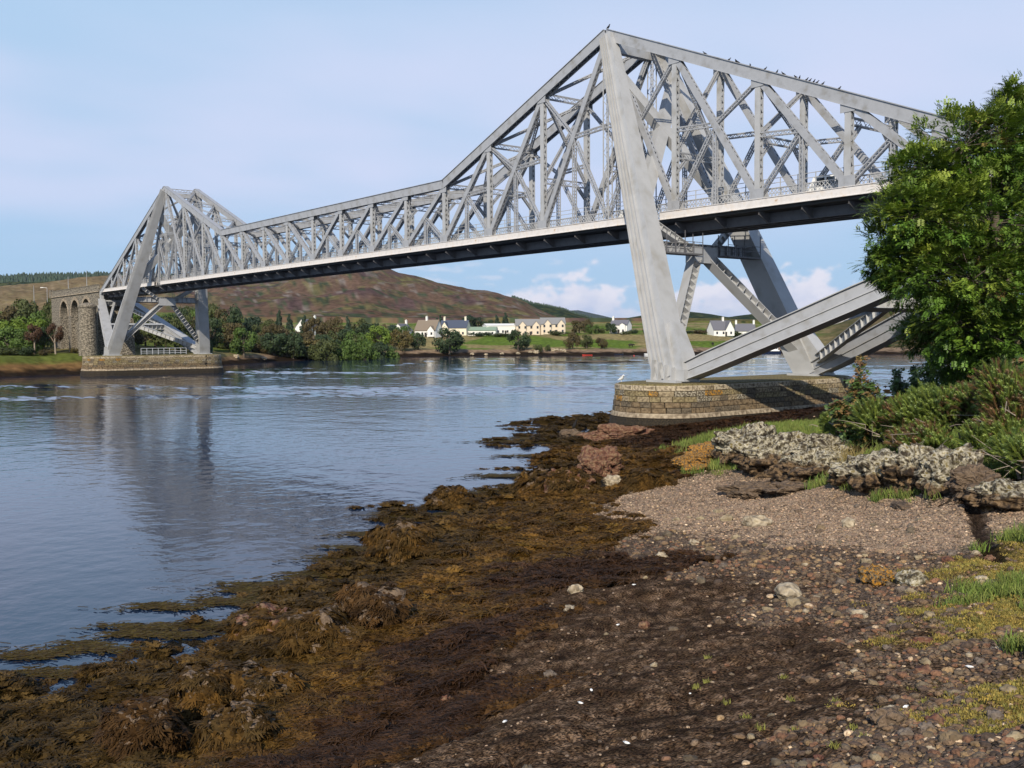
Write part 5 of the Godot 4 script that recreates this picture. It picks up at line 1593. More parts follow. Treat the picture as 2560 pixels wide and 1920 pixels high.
# ---------------------------------------------------------------- plants
# a crown in a unit box, built from leaf clumps on many lobes so that gaps and shaded hollows show
func crown(seed_: int, kind: String, count: int, leaf: float) -> ArrayMesh:
	rng.seed = seed_
	var mb := MB.new()
	var lobes := []
	if kind == "conifer":
		for k in 9:
			lobes.append([Vector3(rng.randf_range(-0.05, 0.05), 0.12 + 0.095 * k, rng.randf_range(-0.05, 0.05)), Vector3(0.40 * (1.0 - k / 9.5), 0.085, 0.40 * (1.0 - k / 9.5))])
	elif kind == "bush":
		for k in 9:
			lobes.append([Vector3(rng.randf_range(-0.32, 0.32), rng.randf_range(0.25, 0.6), rng.randf_range(-0.3, 0.3)), Vector3(0.22, 0.32, 0.22) * rng.randf_range(0.7, 1.2)])
	else:
		lobes.append([Vector3(0, 0.52, 0), Vector3(0.34, 0.36, 0.34)])
		for k in 17:
			var t := rng.randf() * TAU
			var y := rng.randf_range(-0.75, 1.0)
			var r := sqrt(maxf(0.05, 1.0 - y * y))
			lobes.append([Vector3(cos(t) * r * 0.32, 0.52 + y * 0.33, sin(t) * r * 0.32), Vector3(0.155, 0.13, 0.155) * rng.randf_range(0.7, 1.25)])
	var tone := []
	for l in lobes:
		tone.append(rng.randf_range(0.75, 1.3))
	for i in count:
		var q := rng.randi() % lobes.size()
		var l = lobes[q]
		var d := Vector3(rng.randfn(), rng.randfn() * 0.9 + 0.15, rng.randfn()).normalized()
		var p: Vector3 = l[0] + d * l[1] * rng.randf_range(0.7, 1.08)
		if p.y < 0.02: continue
		var n := (d + Vector3(rng.randfn(), rng.randfn(), rng.randfn()) * 0.45).normalized()
		var s := n.cross(Vector3(0.3, 0.9, 0.2)).normalized().rotated(n, rng.randf() * TAU) * leaf * rng.randf_range(0.5, 1.2)
		var u := n.cross(s) * rng.randf_range(0.5, 1.0)
		mb.col = Color.WHITE * (tone[q] * rng.randf_range(0.7, 1.3))
		mb.tri(p - s - u * 0.4, p + s * 0.3 - u, p + u * 0.9, n)
		mb.tri(p + s - u * 0.3, p - s * 0.2 + u * 0.8, p - u, n)
	var lo := Vector3.ONE * 9.0
	var hi := -lo
	for p in mb.v:
		lo = lo.min(p)
		hi = hi.max(p)
	var span := hi - lo
	for i in mb.v.size():
		var p := mb.v[i]
		mb.v[i] = Vector3((p.x - lo.x) / span.x - 0.5, (p.y - lo.y) / span.y, (p.z - lo.z) / span.z - 0.5)
	return mb.mesh()

var crowns := {}

func make_crowns() -> void:
	for k in ["round", "conifer", "bush"]:
		crowns[k] = []
		for v in (5 if k == "round" else 2):
			crowns[k].append(crown(400 + v * 7 + k.length(), k, 2600 if k == "round" else 1300, 0.034 if k == "round" else 0.05))
	var t := MB.new()
	t.tube([Vector3(0, -0.1, 0), Vector3(0.02, 0.35, 0), Vector3(-0.01, 0.75, 0.01)], [0.045, 0.03, 0.008], 7)
	for k in 5:
		var a := TAU * k / 5.0
		t.tube([Vector3(0.01, 0.3 + 0.05 * k, 0), Vector3(cos(a) * 0.14, 0.5 + 0.04 * k, sin(a) * 0.14), Vector3(cos(a) * 0.25, 0.6 + 0.05 * k, sin(a) * 0.25)], [0.02, 0.012, 0.004], 5)
	crowns["trunk"] = t.mesh()

var tree_n := 0
func tree(kind: String, m: String, x: float, z: float, top: float, w: float, label: String, group := "", bare := false) -> void:
	var y := far_height(x, z)
	var o := thing({"round": "broadleaf_tree", "conifer": "conifer_tree", "bush": "bush"}[kind], Vector3(x, y, z), label, "bush" if kind == "bush" else "tree", group)
	var h := maxf(top - y, 1.5)
	tree_n += 1
	o.rotation.y = tree_n * 2.4
	var lift := 0.32 if bare else 0.0
	var c := put("crown", crowns[kind][tree_n % crowns[kind].size()], M[m], o)
	c.scale = Vector3(w, h * (1.0 - lift), w)
	c.position.y = h * lift
	var t := put("trunk", crowns["trunk"], M["bark_pale" if bare else "bark"], o)
	t.scale = Vector3(maxf(w, 3.0), h, maxf(w, 3.0)) if not bare else Vector3(w * 1.3, h, w * 1.3)

func far_trees() -> void:
	var names := {"leaf_green": "mid green", "leaf_bright": "bright green", "leaf_dark": "blackish green", "leaf_olive": "olive green", "leaf_brown": "brownish", "leaf_rust": "rust red", "leaf_gold": "golden green", "leaf_pine": "dark"}
	for t in [
	['conifer', 'leaf_pine', -249.38, -17.42, 13.70, 4.22, 'first '],
	['round', 'leaf_brown', -268.22, -25.86, 14.06, 7.41, 'first '],
	['round', 'leaf_dark', -263.83, -28.30, 15.05, 7.23, 'first '],
	['round', 'leaf_olive', -262.26, -32.11, 17.29, 8.97, 'third '],
	['round', 'leaf_green', -258.17, -34.03, 16.69, 8.12, 'first '],
	['round', 'leaf_dark', -259.99, -38.12, 15.71, 9.55, 'second '],
	['round', 'leaf_green', -260.32, -42.63, 16.30, 8.16, 'second '],
	['round', 'leaf_dark', -248.06, -42.20, 18.36, 6.75, 'third '],
	['round', 'leaf_olive', -259.90, -49.86, 18.79, 7.86, 'ninth '],
	['round', 'leaf_green', -237.16, -44.68, 17.33, 8.13, 'third '],
	['round', 'leaf_olive', -280.96, -65.33, 20.61, 8.02, 'tenth '],
	['round', 'leaf_brown', -267.01, -63.47, 18.34, 6.49, 'fifth '],
	['round', 'leaf_dark', -266.81, -67.09, 19.65, 10.22, 'eighth '],
	['conifer', 'leaf_pine', -275.13, -75.61, 15.33, 4.99, 'second '],
	['round', 'leaf_pine', -312.49, -96.17, 16.32, 11.94, 'first '],
	['round', 'leaf_olive', -306.52, -98.86, 15.42, 7.47, 'fourteenth '],
	['conifer', 'leaf_pine', -298.25, -99.97, 19.12, 5.44, 'third '],
	['conifer', 'leaf_pine', -296.55, -103.62, 17.36, 5.45, 'fourth '],
	['conifer', 'leaf_pine', -291.33, -107.00, 16.81, 5.43, 'fifth '],
	['round', 'leaf_brown', -287.83, -109.77, 15.81, 10.19, 'eleventh '],
	['round', 'leaf_brown', -300.53, -121.09, 14.96, 7.47, 'twelfth '],
	['round', 'leaf_brown', -289.53, -120.63, 16.40, 8.28, 'thirteenth '],
	['conifer', 'leaf_pine', -282.87, -122.64, 16.29, 5.47, 'sixth '],
	['round', 'leaf_olive', -292.53, -132.99, 15.73, 9.98, 'nineteenth '],
	['round', 'leaf_dark', -286.49, -134.05, 13.66, 11.87, 'sixteenth '],
	['round', 'leaf_brown', -277.44, -134.20, 13.05, 7.61, 'fourteenth '],
	['round', 'leaf_pine', -287.58, -145.59, 12.87, 10.75, 'second '],
	['round', 'leaf_green', -284.88, -149.03, 12.68, 11.43, 'ninth '],
	['conifer', 'leaf_pine', -286.45, -154.94, 10.17, 5.78, 'seventh '],
	['round', 'leaf_olive', -224.55, -9.83, 9.60, 5.73, 'first '],
	['round', 'leaf_brown', -210.04, -9.00, 11.15, 7.46, 'first '],
	['round', 'leaf_olive', -197.70, -8.50, 10.91, 5.60, 'second '],
	['round', 'leaf_brown', -206.13, -14.03, 11.77, 5.93, 'third '],
	['round', 'leaf_olive', -217.44, -20.85, 13.54, 7.36, 'fourth '],
	['round', 'leaf_olive', -213.63, -22.42, 13.03, 8.56, 'fifth '],
	['round', 'leaf_olive', -210.83, -24.45, 14.02, 5.57, 'sixth '],
	['round', 'leaf_olive', -196.76, -22.89, 13.53, 7.08, 'seventh '],
	['round', 'leaf_olive', -200.74, -27.69, 15.19, 6.24, 'eighth '],
	['round', 'leaf_brown', -213.67, -35.52, 15.10, 6.22, 'fourth '],
	['round', 'leaf_dark', -221.29, -41.96, 14.11, 7.16, 'sixth '],
	['round', 'leaf_olive', -237.66, -51.92, 14.22, 7.74, 'eleventh '],
	['round', 'leaf_brown', -231.62, -53.03, 12.85, 9.68, 'sixth '],
	['round', 'leaf_green', -219.03, -51.14, 11.56, 8.86, 'fifth '],
	['round', 'leaf_olive', -271.91, -77.87, 12.52, 8.19, 'thirteenth '],
	['round', 'leaf_brown', -257.05, -75.70, 11.91, 6.49, 'seventh '],
	['round', 'leaf_brown', -260.16, -81.54, 12.95, 9.33, 'eighth '],
	['round', 'leaf_olive', -264.00, -87.84, 10.84, 8.34, 'fifteenth '],
	['round', 'leaf_brown', -252.26, -86.53, 10.02, 9.39, 'ninth '],
	['round', 'leaf_brown', -264.32, -97.14, 10.39, 9.52, 'tenth '],
	['round', 'leaf_dark', -245.41, -91.95, 8.98, 8.49, 'thirteenth '],
	['round', 'leaf_olive', -249.93, -99.27, 10.28, 8.25, 'seventeenth '],
	['round', 'leaf_dark', -247.01, -101.42, 10.83, 10.82, 'fifteenth '],
	['round', 'leaf_green', -239.20, -101.63, 10.47, 10.50, 'seventh '],
	['round', 'leaf_dark', -173.21, -20.28, 10.76, 5.85, 'fourth '],
	['round', 'leaf_dark', -256.80, -54.91, 12.14, 10.33, 'fifth '],
	['round', 'leaf_dark', -247.12, -54.30, 12.42, 8.62, 'seventh '],
	['round', 'leaf_green', -237.00, -54.14, 11.13, 9.97, 'fourth '],
	['round', 'leaf_gold', -239.56, -58.83, 9.05, 9.60, 'first '],
	['round', 'leaf_olive', -242.84, -64.42, 9.59, 7.23, 'twelfth '],
	['round', 'leaf_gold', -244.55, -68.55, 7.29, 7.59, 'second '],
	['round', 'leaf_dark', -235.90, -68.41, 9.54, 10.21, 'ninth '],
	['round', 'leaf_dark', -239.68, -73.31, 9.28, 7.02, 'tenth '],
	['round', 'leaf_dark', -234.52, -75.08, 10.05, 7.90, 'eleventh '],
	['round', 'leaf_dark', -246.28, -84.16, 6.77, 10.77, 'twelfth '],
	['round', 'leaf_gold', -240.15, -85.53, 7.18, 10.37, 'third '],
	['round', 'leaf_olive', -224.96, -82.23, 7.58, 9.42, 'sixteenth '],
	['round', 'leaf_dark', -229.35, -87.96, 7.15, 6.50, 'fourteenth '],
	['round', 'leaf_green', -224.53, -89.30, 7.81, 10.34, 'sixth '],
	['round', 'leaf_olive', -238.09, -101.31, 9.05, 7.50, 'eighteenth '],
	['round', 'leaf_green', -222.03, -95.66, 6.69, 10.53, 'eighth '],
	['round', 'leaf_dark', -234.41, -107.40, 6.18, 9.51, 'seventeenth '],
	['bush', 'leaf_olive', -235.99, -51.73, 5.46, 6.56, 'first '],
	['bush', 'leaf_dark', -236.28, -56.31, 6.32, 5.97, 'first '],
	['bush', 'leaf_brown', -236.49, -60.91, 6.42, 7.47, 'first '],
	['bush', 'leaf_brown', -236.87, -65.24, 5.59, 6.08, 'second '],
	['bush', 'leaf_dark', -236.22, -69.34, 5.95, 6.39, 'second '],
	['bush', 'leaf_olive', -236.80, -73.49, 6.04, 7.52, 'second '],
	['bush', 'leaf_olive', -236.37, -77.20, 4.93, 7.56, 'third '],
	['bush', 'leaf_olive', -236.72, -81.67, 5.56, 7.36, 'fourth '],
	['bush', 'leaf_brown', -236.06, -85.68, 4.57, 7.40, 'third '],
	['bush', 'leaf_brown', -236.40, -91.84, 5.75, 5.96, 'fourth '],
	['bush', 'leaf_dark', -236.26, -96.92, 6.12, 7.27, 'third '],
	['bush', 'leaf_green', -235.48, -102.66, 4.52, 8.04, 'first '],
	['bush', 'leaf_olive', -235.32, -107.75, 4.75, 6.26, 'fifth '],
	['bush', 'leaf_green', -234.93, -113.12, 4.70, 7.17, 'second '],
	]:
		var kn: String = {"round": "broadleaf tree", "conifer": "pointed conifer", "bush": "bush"}[t[0]]
		tree(t[0], t[1], t[2], t[3], t[4], t[5], "%s %s from left in the wood beyond the far pier" % [t[6] + names[t[1]], kn], "trees of the wood right of the far pier")
	for t in [
	['round', 'leaf_brown', -215.70, 15.66, 16.75, 9.48, ''],
	['round', 'leaf_olive', -208.38, 12.89, 15.76, 8.30, 'first '],
	['round', 'leaf_green', -197.17, 11.58, 15.49, 7.03, 'fourth '],
	['round', 'leaf_bright', -196.74, 17.69, 13.43, 9.39, 'first '],
	['round', 'leaf_bright', -184.82, 15.51, 12.75, 5.74, 'second '],
	['round', 'leaf_green', -188.76, 20.69, 10.87, 7.65, 'second '],
	['round', 'leaf_green', -184.09, 18.01, 10.35, 6.64, 'third '],
	['round', 'leaf_dark', -183.47, 13.90, 11.30, 4.78, 'second '],
	['round', 'leaf_dark', -205.85, 22.66, 15.57, 10.05, 'first '],
	['round', 'leaf_green', -195.77, 26.28, 12.39, 8.68, 'first '],
	['bush', 'leaf_olive', -179.50, 22.25, 5.88, 5.55, 'second '],
	['bush', 'leaf_dark', -176.94, 18.97, 6.04, 5.55, ''],
	['bush', 'leaf_brown', -175.43, 15.46, 5.45, 3.71, ''],
	['bush', 'leaf_olive', -182.08, 25.51, 6.45, 6.47, 'first '],
	['bush', 'leaf_gold', -178.85, 8.44, 5.72, 2.10, ''],
	['round', 'leaf_olive', -232.66, -0.25, 19.39, 6.87, 'third '],
	['round', 'leaf_olive', -243.41, 5.35, 19.64, 10.49, 'second '],
	]:
		var kn: String = {"round": "broadleaf tree", "conifer": "pointed conifer", "bush": "bush"}[t[0]]
		tree(t[0], t[1], t[2], t[3], t[4], t[5], "%s %s from left on the bank beside the viaduct" % [t[6] + names[t[1]], kn], "trees on the bank left of the viaduct")
	for t in [
		["round", "leaf_rust", -180.67, 16.81, 11.45, 4.14, "rust leaved small tree with pale forked stems, left of the red sapling", true],
		["round", "leaf_rust", -177.60, 12.88, 11.61, 4.14, "red brown sapling with a thin pale trunk in front of the viaduct arches", true],
		["round", "leaf_bright", -268.24, -128.03, 12.44, 11.66, "brightest yellow green round tree on the far shore, amid darker ones", false],
		["round", "leaf_gold", -261.12, -133.74, 10.80, 9.72, "golden green tree just right of the bright yellow green one", false],
		["round", "leaf_dark", -261.90, -142.39, 9.53, 6.69, "narrow dark tree at the left edge of the small green lawn", false],
		["round", "leaf_dark", -251.12, -149.84, 11.65, 12.92, "large dark rounded tree alone at the shore in front of the blue roofed house", false],
		["round", "leaf_dark", -240.55, -176.25, 10.61, 10.61, "dark tree on the field edge below the long white building", false],
		["bush", "leaf_olive", -233.94, -180.97, 4.64, 4.16, "left of two small bushes on the far shore beside the boulders", false],
		["bush", "leaf_olive", -231.57, -183.99, 4.46, 2.88, "right and smaller of two bushes on the far shore beside the boulders", false],
		["round", "leaf_brown", -228.53, -194.76, 9.37, 7.43, "brown leaved tree at the shore below the paired stone houses", false],
		["round", "leaf_olive", -224.37, -198.38, 8.53, 5.80, "olive tree touching the right side of the brown shore tree", false],
		["round", "leaf_brown", -221.38, -203.71, 7.04, 5.49, "small brown round tree alone on the field right of the pair", false],
		["round", "leaf_brown", -300.31, -262.72, 15.53, 8.84, "tall brown tree behind, just right of the paired stone houses", false],
		["round", "leaf_green", -289.13, -260.59, 13.37, 7.09, "green tree right of the tall brown tree behind the field", false],
		["round", "leaf_brown", -312.44, -279.78, 16.43, 6.27, "farther brown tree peeping above the green tree behind the field", false],
		["bush", "leaf_olive", -289.95, -267.54, 11.81, 4.78, "low bush between the green tree and the dark tree by the white house", false],
		["round", "leaf_dark", -283.21, -268.22, 14.11, 6.70, "dark tree hiding the left end of the field house by the pier leg", false],
		["bush", "leaf_dark", -280.23, -279.89, 10.93, 6.76, "dark hedge bush right of the white house", false],
		["bush", "leaf_olive", -271.28, -266.89, 10.08, 5.79, "hedge bush on the field wall in front of the white house", false],
		["round", "leaf_brown", -279.26, -289.35, 12.32, 4.82, "small round brown tree left of the near tower leg", false],
		["round", "leaf_dark", -275.90, -293.89, 15.30, 6.03, "dark tree half hidden behind the near tower leg", false],
		["conifer", "leaf_pine", -370.97, -270.35, 21.17, 6.75, "tallest pointed conifer above the long white building", false],
		["conifer", "leaf_pine", -377.69, -269.80, 19.95, 5.90, "pointed conifer just left of the tallest one above the white building", false],
		["round", "leaf_pine", -383.83, -253.83, 19.94, 9.45, "dark spreading pine behind the green roofed building, at its left", false],
		["round", "leaf_pine", -384.37, -261.17, 18.65, 9.08, "dark spreading pine behind the middle of the green roofed building", false],
		["round", "leaf_dark", -376.53, -262.96, 17.40, 8.10, "dark tree between the pines and the pointed conifers", false],
		["conifer", "leaf_pine", -394.88, -239.60, 18.47, 5.85, "dark conifer behind the half timbered cottage, left one", false],
		["conifer", "leaf_pine", -397.44, -244.59, 20.13, 5.45, "taller dark conifer behind the half timbered cottage", false],
		["conifer", "leaf_pine", -364.88, -277.85, 17.52, 4.95, "conifer left behind the paired stone houses", false],
		["round", "leaf_green", -366.11, -284.36, 17.13, 7.72, "tree showing over the roof of the left stone house", false],
		["conifer", "leaf_pine", -358.46, -285.97, 16.56, 4.95, "conifer showing between the two stone houses", false],
		["round", "leaf_brown", -359.72, -268.05, 15.60, 6.63, "brownish tree beside the conifer left of the stone houses", false],
		["bush", "leaf_olive", -295.90, -243.58, 10.30, 11.70, "hedge along the field in front of the right stone house", false],
		["bush", "leaf_dark", -315.86, -209.91, 9.72, 8.88, "dark hedge bush in front of the low green roofed building", false],
		["bush", "leaf_dark", -314.50, -214.91, 9.89, 6.59, "hedge bush before the joint of the two white buildings", false],
		["bush", "leaf_olive", -308.71, -219.01, 9.27, 9.65, "hedge bush in front of the long white building", false],
		["bush", "leaf_dark", -267.03, -304.77, 9.60, 9.24, "dark shrubs right of the near tower leg at the field's end", false],
		["bush", "leaf_brown", -265.47, -314.98, 10.79, 10.96, "brownish shrubs left of the gabled white cottage", false],
		["bush", "leaf_olive", -251.55, -324.56, 9.86, 8.04, "olive shrubs between the two white cottages", false],
		["bush", "leaf_green", -144.80, -285.08, 4.39, 5.36, "round green bush on the rough slope below the raking struts", false],
		["bush", "leaf_olive", -150.91, -282.23, 5.35, 6.35, "olive bush on the rough slope, left of the round green one", false],
		["bush", "leaf_brown", -151.88, -305.52, 7.66, 7.25, "brown scrub high on the rough slope near the big tree", false],
		["bush", "leaf_olive", -163.14, -307.48, 8.88, 7.77, "scrub bush near the top of the rough slope under the bracing", false],
		["bush", "leaf_dark", -157.71, -281.66, 5.36, 5.79, "dark scrub on the rough slope seen between the struts", false],
		["bush", "leaf_olive", -138.93, -305.76, 6.79, 9.65, "scrub on the rough slope behind the big tree", false],
		["bush", "leaf_olive", -183.77, -280.72, 3.68, 6.75, "scrub along the shore behind the white ferry", false],
	]:
		tree(t[0], t[1], t[2], t[3], t[4], t[5], t[6], "", t[7])

func spray(seed_: int, pairs: int, leaf: float, wide: float, length: float) -> ArrayMesh:
	rng.seed = seed_
	var mb := MB.new()
	for k in pairs + 1:
		var f := (k + 1.0) / (pairs + 1.0)
		var at := Vector3(0, -0.10 * f * f * length, length * f)
		for s in ([-1.0, 1.0] if k < pairs else [0.0]):
			var dir := Vector3(s, rng.randf_range(-0.25, 0.2), 0.55 if s != 0.0 else 1.0).normalized()
			var side := dir.cross(UP).normalized() * wide
			var n := Vector3(rng.randf_range(-0.3, 0.3), 1, rng.randf_range(-0.3, 0.3))
			mb.col = Color.WHITE * rng.randf_range(0.75, 1.25)
			var tip := at + dir * leaf
			var m := at + dir * leaf * 0.45
			mb.tri(at, m + side, tip, n)
			mb.tri(at, tip, m - side - Vector3(0, wide * 0.4, 0), n)
	return mb.mesh()

func build_ash() -> void:
	var root := settle(Vector3(51.14, 4.70, 28.19))
	var o := thing("ash_tree", root, "big leafy green tree filling the right edge, hiding the bridge end", "tree")
	var blobs := [
		[Vector3(51.05, 16.89, 27.35), 1.5], [Vector3(51.10, 18.01, 25.58), 1.2], [Vector3(50.58, 16.17, 29.63), 1.9], [Vector3(51.32, 15.54, 27.11), 2.3], [Vector3(49.55, 14.59, 31.08), 1.6], [Vector3(49.77, 12.89, 32.55), 1.5], [Vector3(50.68, 12.62, 31.41), 2.1], [Vector3(51.96, 12.61, 29.77), 2.5], [Vector3(48.90, 11.16, 32.17), 1.15], [Vector3(50.33, 10.38, 32.03), 1.8], [Vector3(52.02, 10.15, 31.52), 2.3], [Vector3(52.68, 10.36, 29.03), 2.4], [Vector3(50.20, 8.50, 30.73), 1.4], [Vector3(51.69, 8.13, 30.47), 1.9], [Vector3(52.77, 7.77, 29.12), 1.9], [Vector3(52.72, 13.90, 25.46), 2.7], [Vector3(53.10, 9.38, 25.33), 2.7], [Vector3(52.62, 16.98, 23.72), 2.2],
		[Vector3(49.26, 15.04, 31.41), 0.9], [Vector3(48.49, 12.04, 32.63), 0.75], [Vector3(48.06, 10.69, 31.66), 0.7], [Vector3(50.06, 6.88, 29.40), 1.2], [Vector3(50.59, 6.29, 27.15), 1.4], [Vector3(51.63, 6.10, 25.84), 1.5], [Vector3(49.08, 14.70, 25.17), 2.4], [Vector3(48.59, 11.63, 26.04), 2.6], [Vector3(49.99, 12.47, 22.55), 3.0], [Vector3(49.64, 8.92, 24.91), 2.4], [Vector3(53.74, 12.26, 21.04), 3.2], [Vector3(53.90, 7.54, 21.20), 2.6], [Vector3(50.87, 18.75, 25.81), 0.6], [Vector3(48.91, 15.35, 28.58), 1.3], [Vector3(48.45, 12.22, 29.42), 1.6], [Vector3(48.72, 7.79, 29.42), 0.8],
	]
	var limb := MB.new()
	limb.tube([Vector3(0, -0.5, 0), Vector3(0.1, 2.0, 0), Vector3(0.3, 5.0, 0.1), Vector3(0.2, 9.0, 0.0)], [0.42, 0.34, 0.26, 0.12], 9)
	put("trunk", limb.mesh(), M["bark"], o)
	rng.seed = 31
	var where := []
	var tint := []
	var lm := MB.new()
	for b in blobs:
		var c: Vector3 = b[0] - root
		var fork := Vector3(0.2, clampf(c.y * 0.45, 1.5, 7.0), 0)
		lm.tube([fork, fork.lerp(c, 0.5) + Vector3(0, 0.5, 0), c], [0.13, 0.08, 0.02], 6)
		var twigs := int(26 * b[1])
		for k in twigs:
			# each twig carries a fan of leaves, so that the blob breaks up into tufts
			var d := Vector3(rng.randfn(), rng.randfn() * 0.85 + 0.1, rng.randfn()).normalized()
			var end: Vector3 = c + d * b[1] * rng.randf_range(0.65, 1.12) * Vector3(1, 0.9, 1)
			if k % 3 == 0:
				lm.tube([c.lerp(end, 0.1), end], [0.025, 0.008], 4)
			var bright := rng.randf_range(0.65, 1.3)
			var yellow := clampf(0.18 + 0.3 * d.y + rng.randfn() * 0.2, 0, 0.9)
			var brown := rng.randf() < 0.012
			for q in rng.randi_range(24, 36):
				var p := end + Vector3(rng.randfn(), rng.randfn() * 0.7, rng.randfn()) * 0.23
				var f := (d + Vector3(rng.randfn(), rng.randfn() * 0.6 - 0.25, rng.randfn()) * 0.7).normalized()
				var s := f.cross(UP).normalized()
				var bas := Basis(s, s.cross(f) * -1.0, f).orthonormalized()
				if bas.y.y < 0: bas = Basis(-bas.x, -bas.y, bas.z)
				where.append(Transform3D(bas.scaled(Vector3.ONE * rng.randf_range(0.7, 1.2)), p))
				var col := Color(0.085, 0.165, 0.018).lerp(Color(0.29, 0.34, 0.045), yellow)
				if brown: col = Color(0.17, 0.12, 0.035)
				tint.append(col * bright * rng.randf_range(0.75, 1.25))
	put("limbs", lm.mesh(), M["bark"], o)
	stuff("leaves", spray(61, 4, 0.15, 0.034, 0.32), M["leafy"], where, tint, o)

func shoot(seed_: int, needles: int, length: float, needle: float) -> ArrayMesh:
	rng.seed = seed_
	var mb := MB.new()
	mb.col = Color(0.8, 0.7, 0.5)
	mb.bar(Vector3.ZERO, Vector3(0, length, 0), Vector3(0, 0, 1), 0.012, 0.012)
	for k in needles:
		var f := (k + 0.5) / needles
		var t := k * 2.4
		var dir := Vector3(cos(t), 0.9, sin(t)).normalized()
		var at := Vector3(0, length * (0.15 + 0.85 * f), 0)
		var w := dir.cross(UP).normalized() * 0.011
		mb.col = Color.WHITE * rng.randf_range(0.7, 1.3)
		mb.tri(at - w, at + w, at + dir * needle, Vector3(cos(t), 0.3, sin(t)))
	return mb.mesh()

func gorse(at: Vector3, w: float, h: float, brown: float, seed_: int, label: String, lobes := 7) -> void:
	var root := settle(at)
	var o := thing("gorse_bush", root, label, "bush")
	rng.seed = seed_
	var where := []
	var tint := []
	var st := MB.new()
	for k in lobes:
		var c := Vector3(rng.randf_range(-0.36, 0.36) * w, h * rng.randf_range(0.35, 0.72), rng.randf_range(-0.3, 0.3) * w)
		st.tube([Vector3(c.x * 0.3, -0.1, c.z * 0.3), Vector3(c.x * 0.7, c.y * 0.5, c.z * 0.6), c], [0.045, 0.03, 0.012], 5)
		var dead := rng.randf() < brown
		for q in 190:
			var d := Vector3(rng.randfn(), rng.randfn() * 0.8 + 0.35, rng.randfn()).normalized()
			var p := c + d * Vector3(w * 0.24, h * 0.28, w * 0.22) * rng.randf_range(0.55, 1.05)
			if p.y < 0.0: continue
			var y := (d * 0.7 + Vector3(-0.25, 0.75, 0.1) + Vector3(rng.randfn(), rng.randfn(), rng.randfn()) * 0.36).normalized()
			var x := y.cross(Vector3(0.3, 0.1, 0.9)).normalized()
			where.append(Transform3D(Basis(x, y, x.cross(y)).scaled(Vector3.ONE * rng.randf_range(0.7, 1.2)), p))
			var low := p.y < h * 0.35
			var col := Color(0.10, 0.165, 0.032).lerp(Color(0.26, 0.33, 0.06), rng.randf())
			if dead and rng.randf() < 0.6 or low and rng.randf() < 0.14: col = Color(0.26, 0.14, 0.06).lerp(Color(0.15, 0.10, 0.045), rng.randf())
			tint.append(col * rng.randf_range(0.65, 1.3))
	# bleached twigs poking out
	for k in 7:
		var p := Vector3(rng.randf_range(-0.5, 0.5) * w, h * rng.randf_range(0.1, 0.6), w * 0.4)
		st.tube([p, p + Vector3(rng.randf_range(-0.5, 0.5), rng.randf_range(-0.1, 0.3), 0.2), p + Vector3(rng.randf_range(-1.0, 1.0), rng.randf_range(-0.2, 0.5), 0.35)], [0.022, 0.016, 0.006], 5)
	put("stems", st.mesh(), M["bark_pale"], o)
	stuff("shoots", shoot(71, 44, 0.36, 0.10), M["leafy"], where, tint, o)

func leafy_shrub(at: Vector3, w: float, h: float, red: float, seed_: int, label: String) -> void:
	var root := settle(at)
	var o := thing("leafy_shrub", root, label, "shrub")
	rng.seed = seed_
	var where := []
	var tint := []
	var st := MB.new()
	for k in 16:
		var t := TAU * k / 16.0 + rng.randf()
		var r := w * 0.5 * (0.0 if k == 0 else rng.randf_range(0.3, 0.95))
		var tall := h * (1.0 if k == 0 else rng.randf_range(0.45, 0.8) * (1.1 - 0.5 * r / w))
		var end := Vector3(cos(t) * r, tall, sin(t) * r)
		st.tube([Vector3(0, -0.1, 0), Vector3(end.x * 0.6, tall * 0.45, end.z * 0.6), end], [0.035, 0.022, 0.006], 5)
		for q in 190:
			var f := rng.randf_range(0.12, 1.0)
			var p := Vector3(end.x * minf(1.0, f * 1.25), tall * f, end.z * minf(1.0, f * 1.25)) + Vector3(rng.randfn(), rng.randfn() * 0.6, rng.randfn()) * 0.17 * (1.25 - 0.8 * f)
			var y := Vector3(rng.randfn() * 0.6, 1.0, rng.randfn() * 0.6 + 0.5).normalized()
			var x := y.cross(Vector3(cos(q * 2.4), 0.1, sin(q * 2.4))).normalized()
			where.append(Transform3D(Basis(x, y, x.cross(y)).scaled(Vector3.ONE * rng.randf_range(0.6, 1.2)), p))
			var col := Color(0.055, 0.10, 0.02).lerp(Color(0.10, 0.15, 0.03), rng.randf() * rng.randf())
			if rng.randf() < red * (0.3 + f): col = Color(0.17, 0.085, 0.035).lerp(Color(0.22, 0.17, 0.05), rng.randf())
			tint.append(col * rng.randf_range(0.6, 1.35))
	put("stems", st.mesh(), M["bark"], o)
	stuff("leaves", spray(62, 2, 0.15, 0.055, 0.16), M["leafy"], where, tint, o)

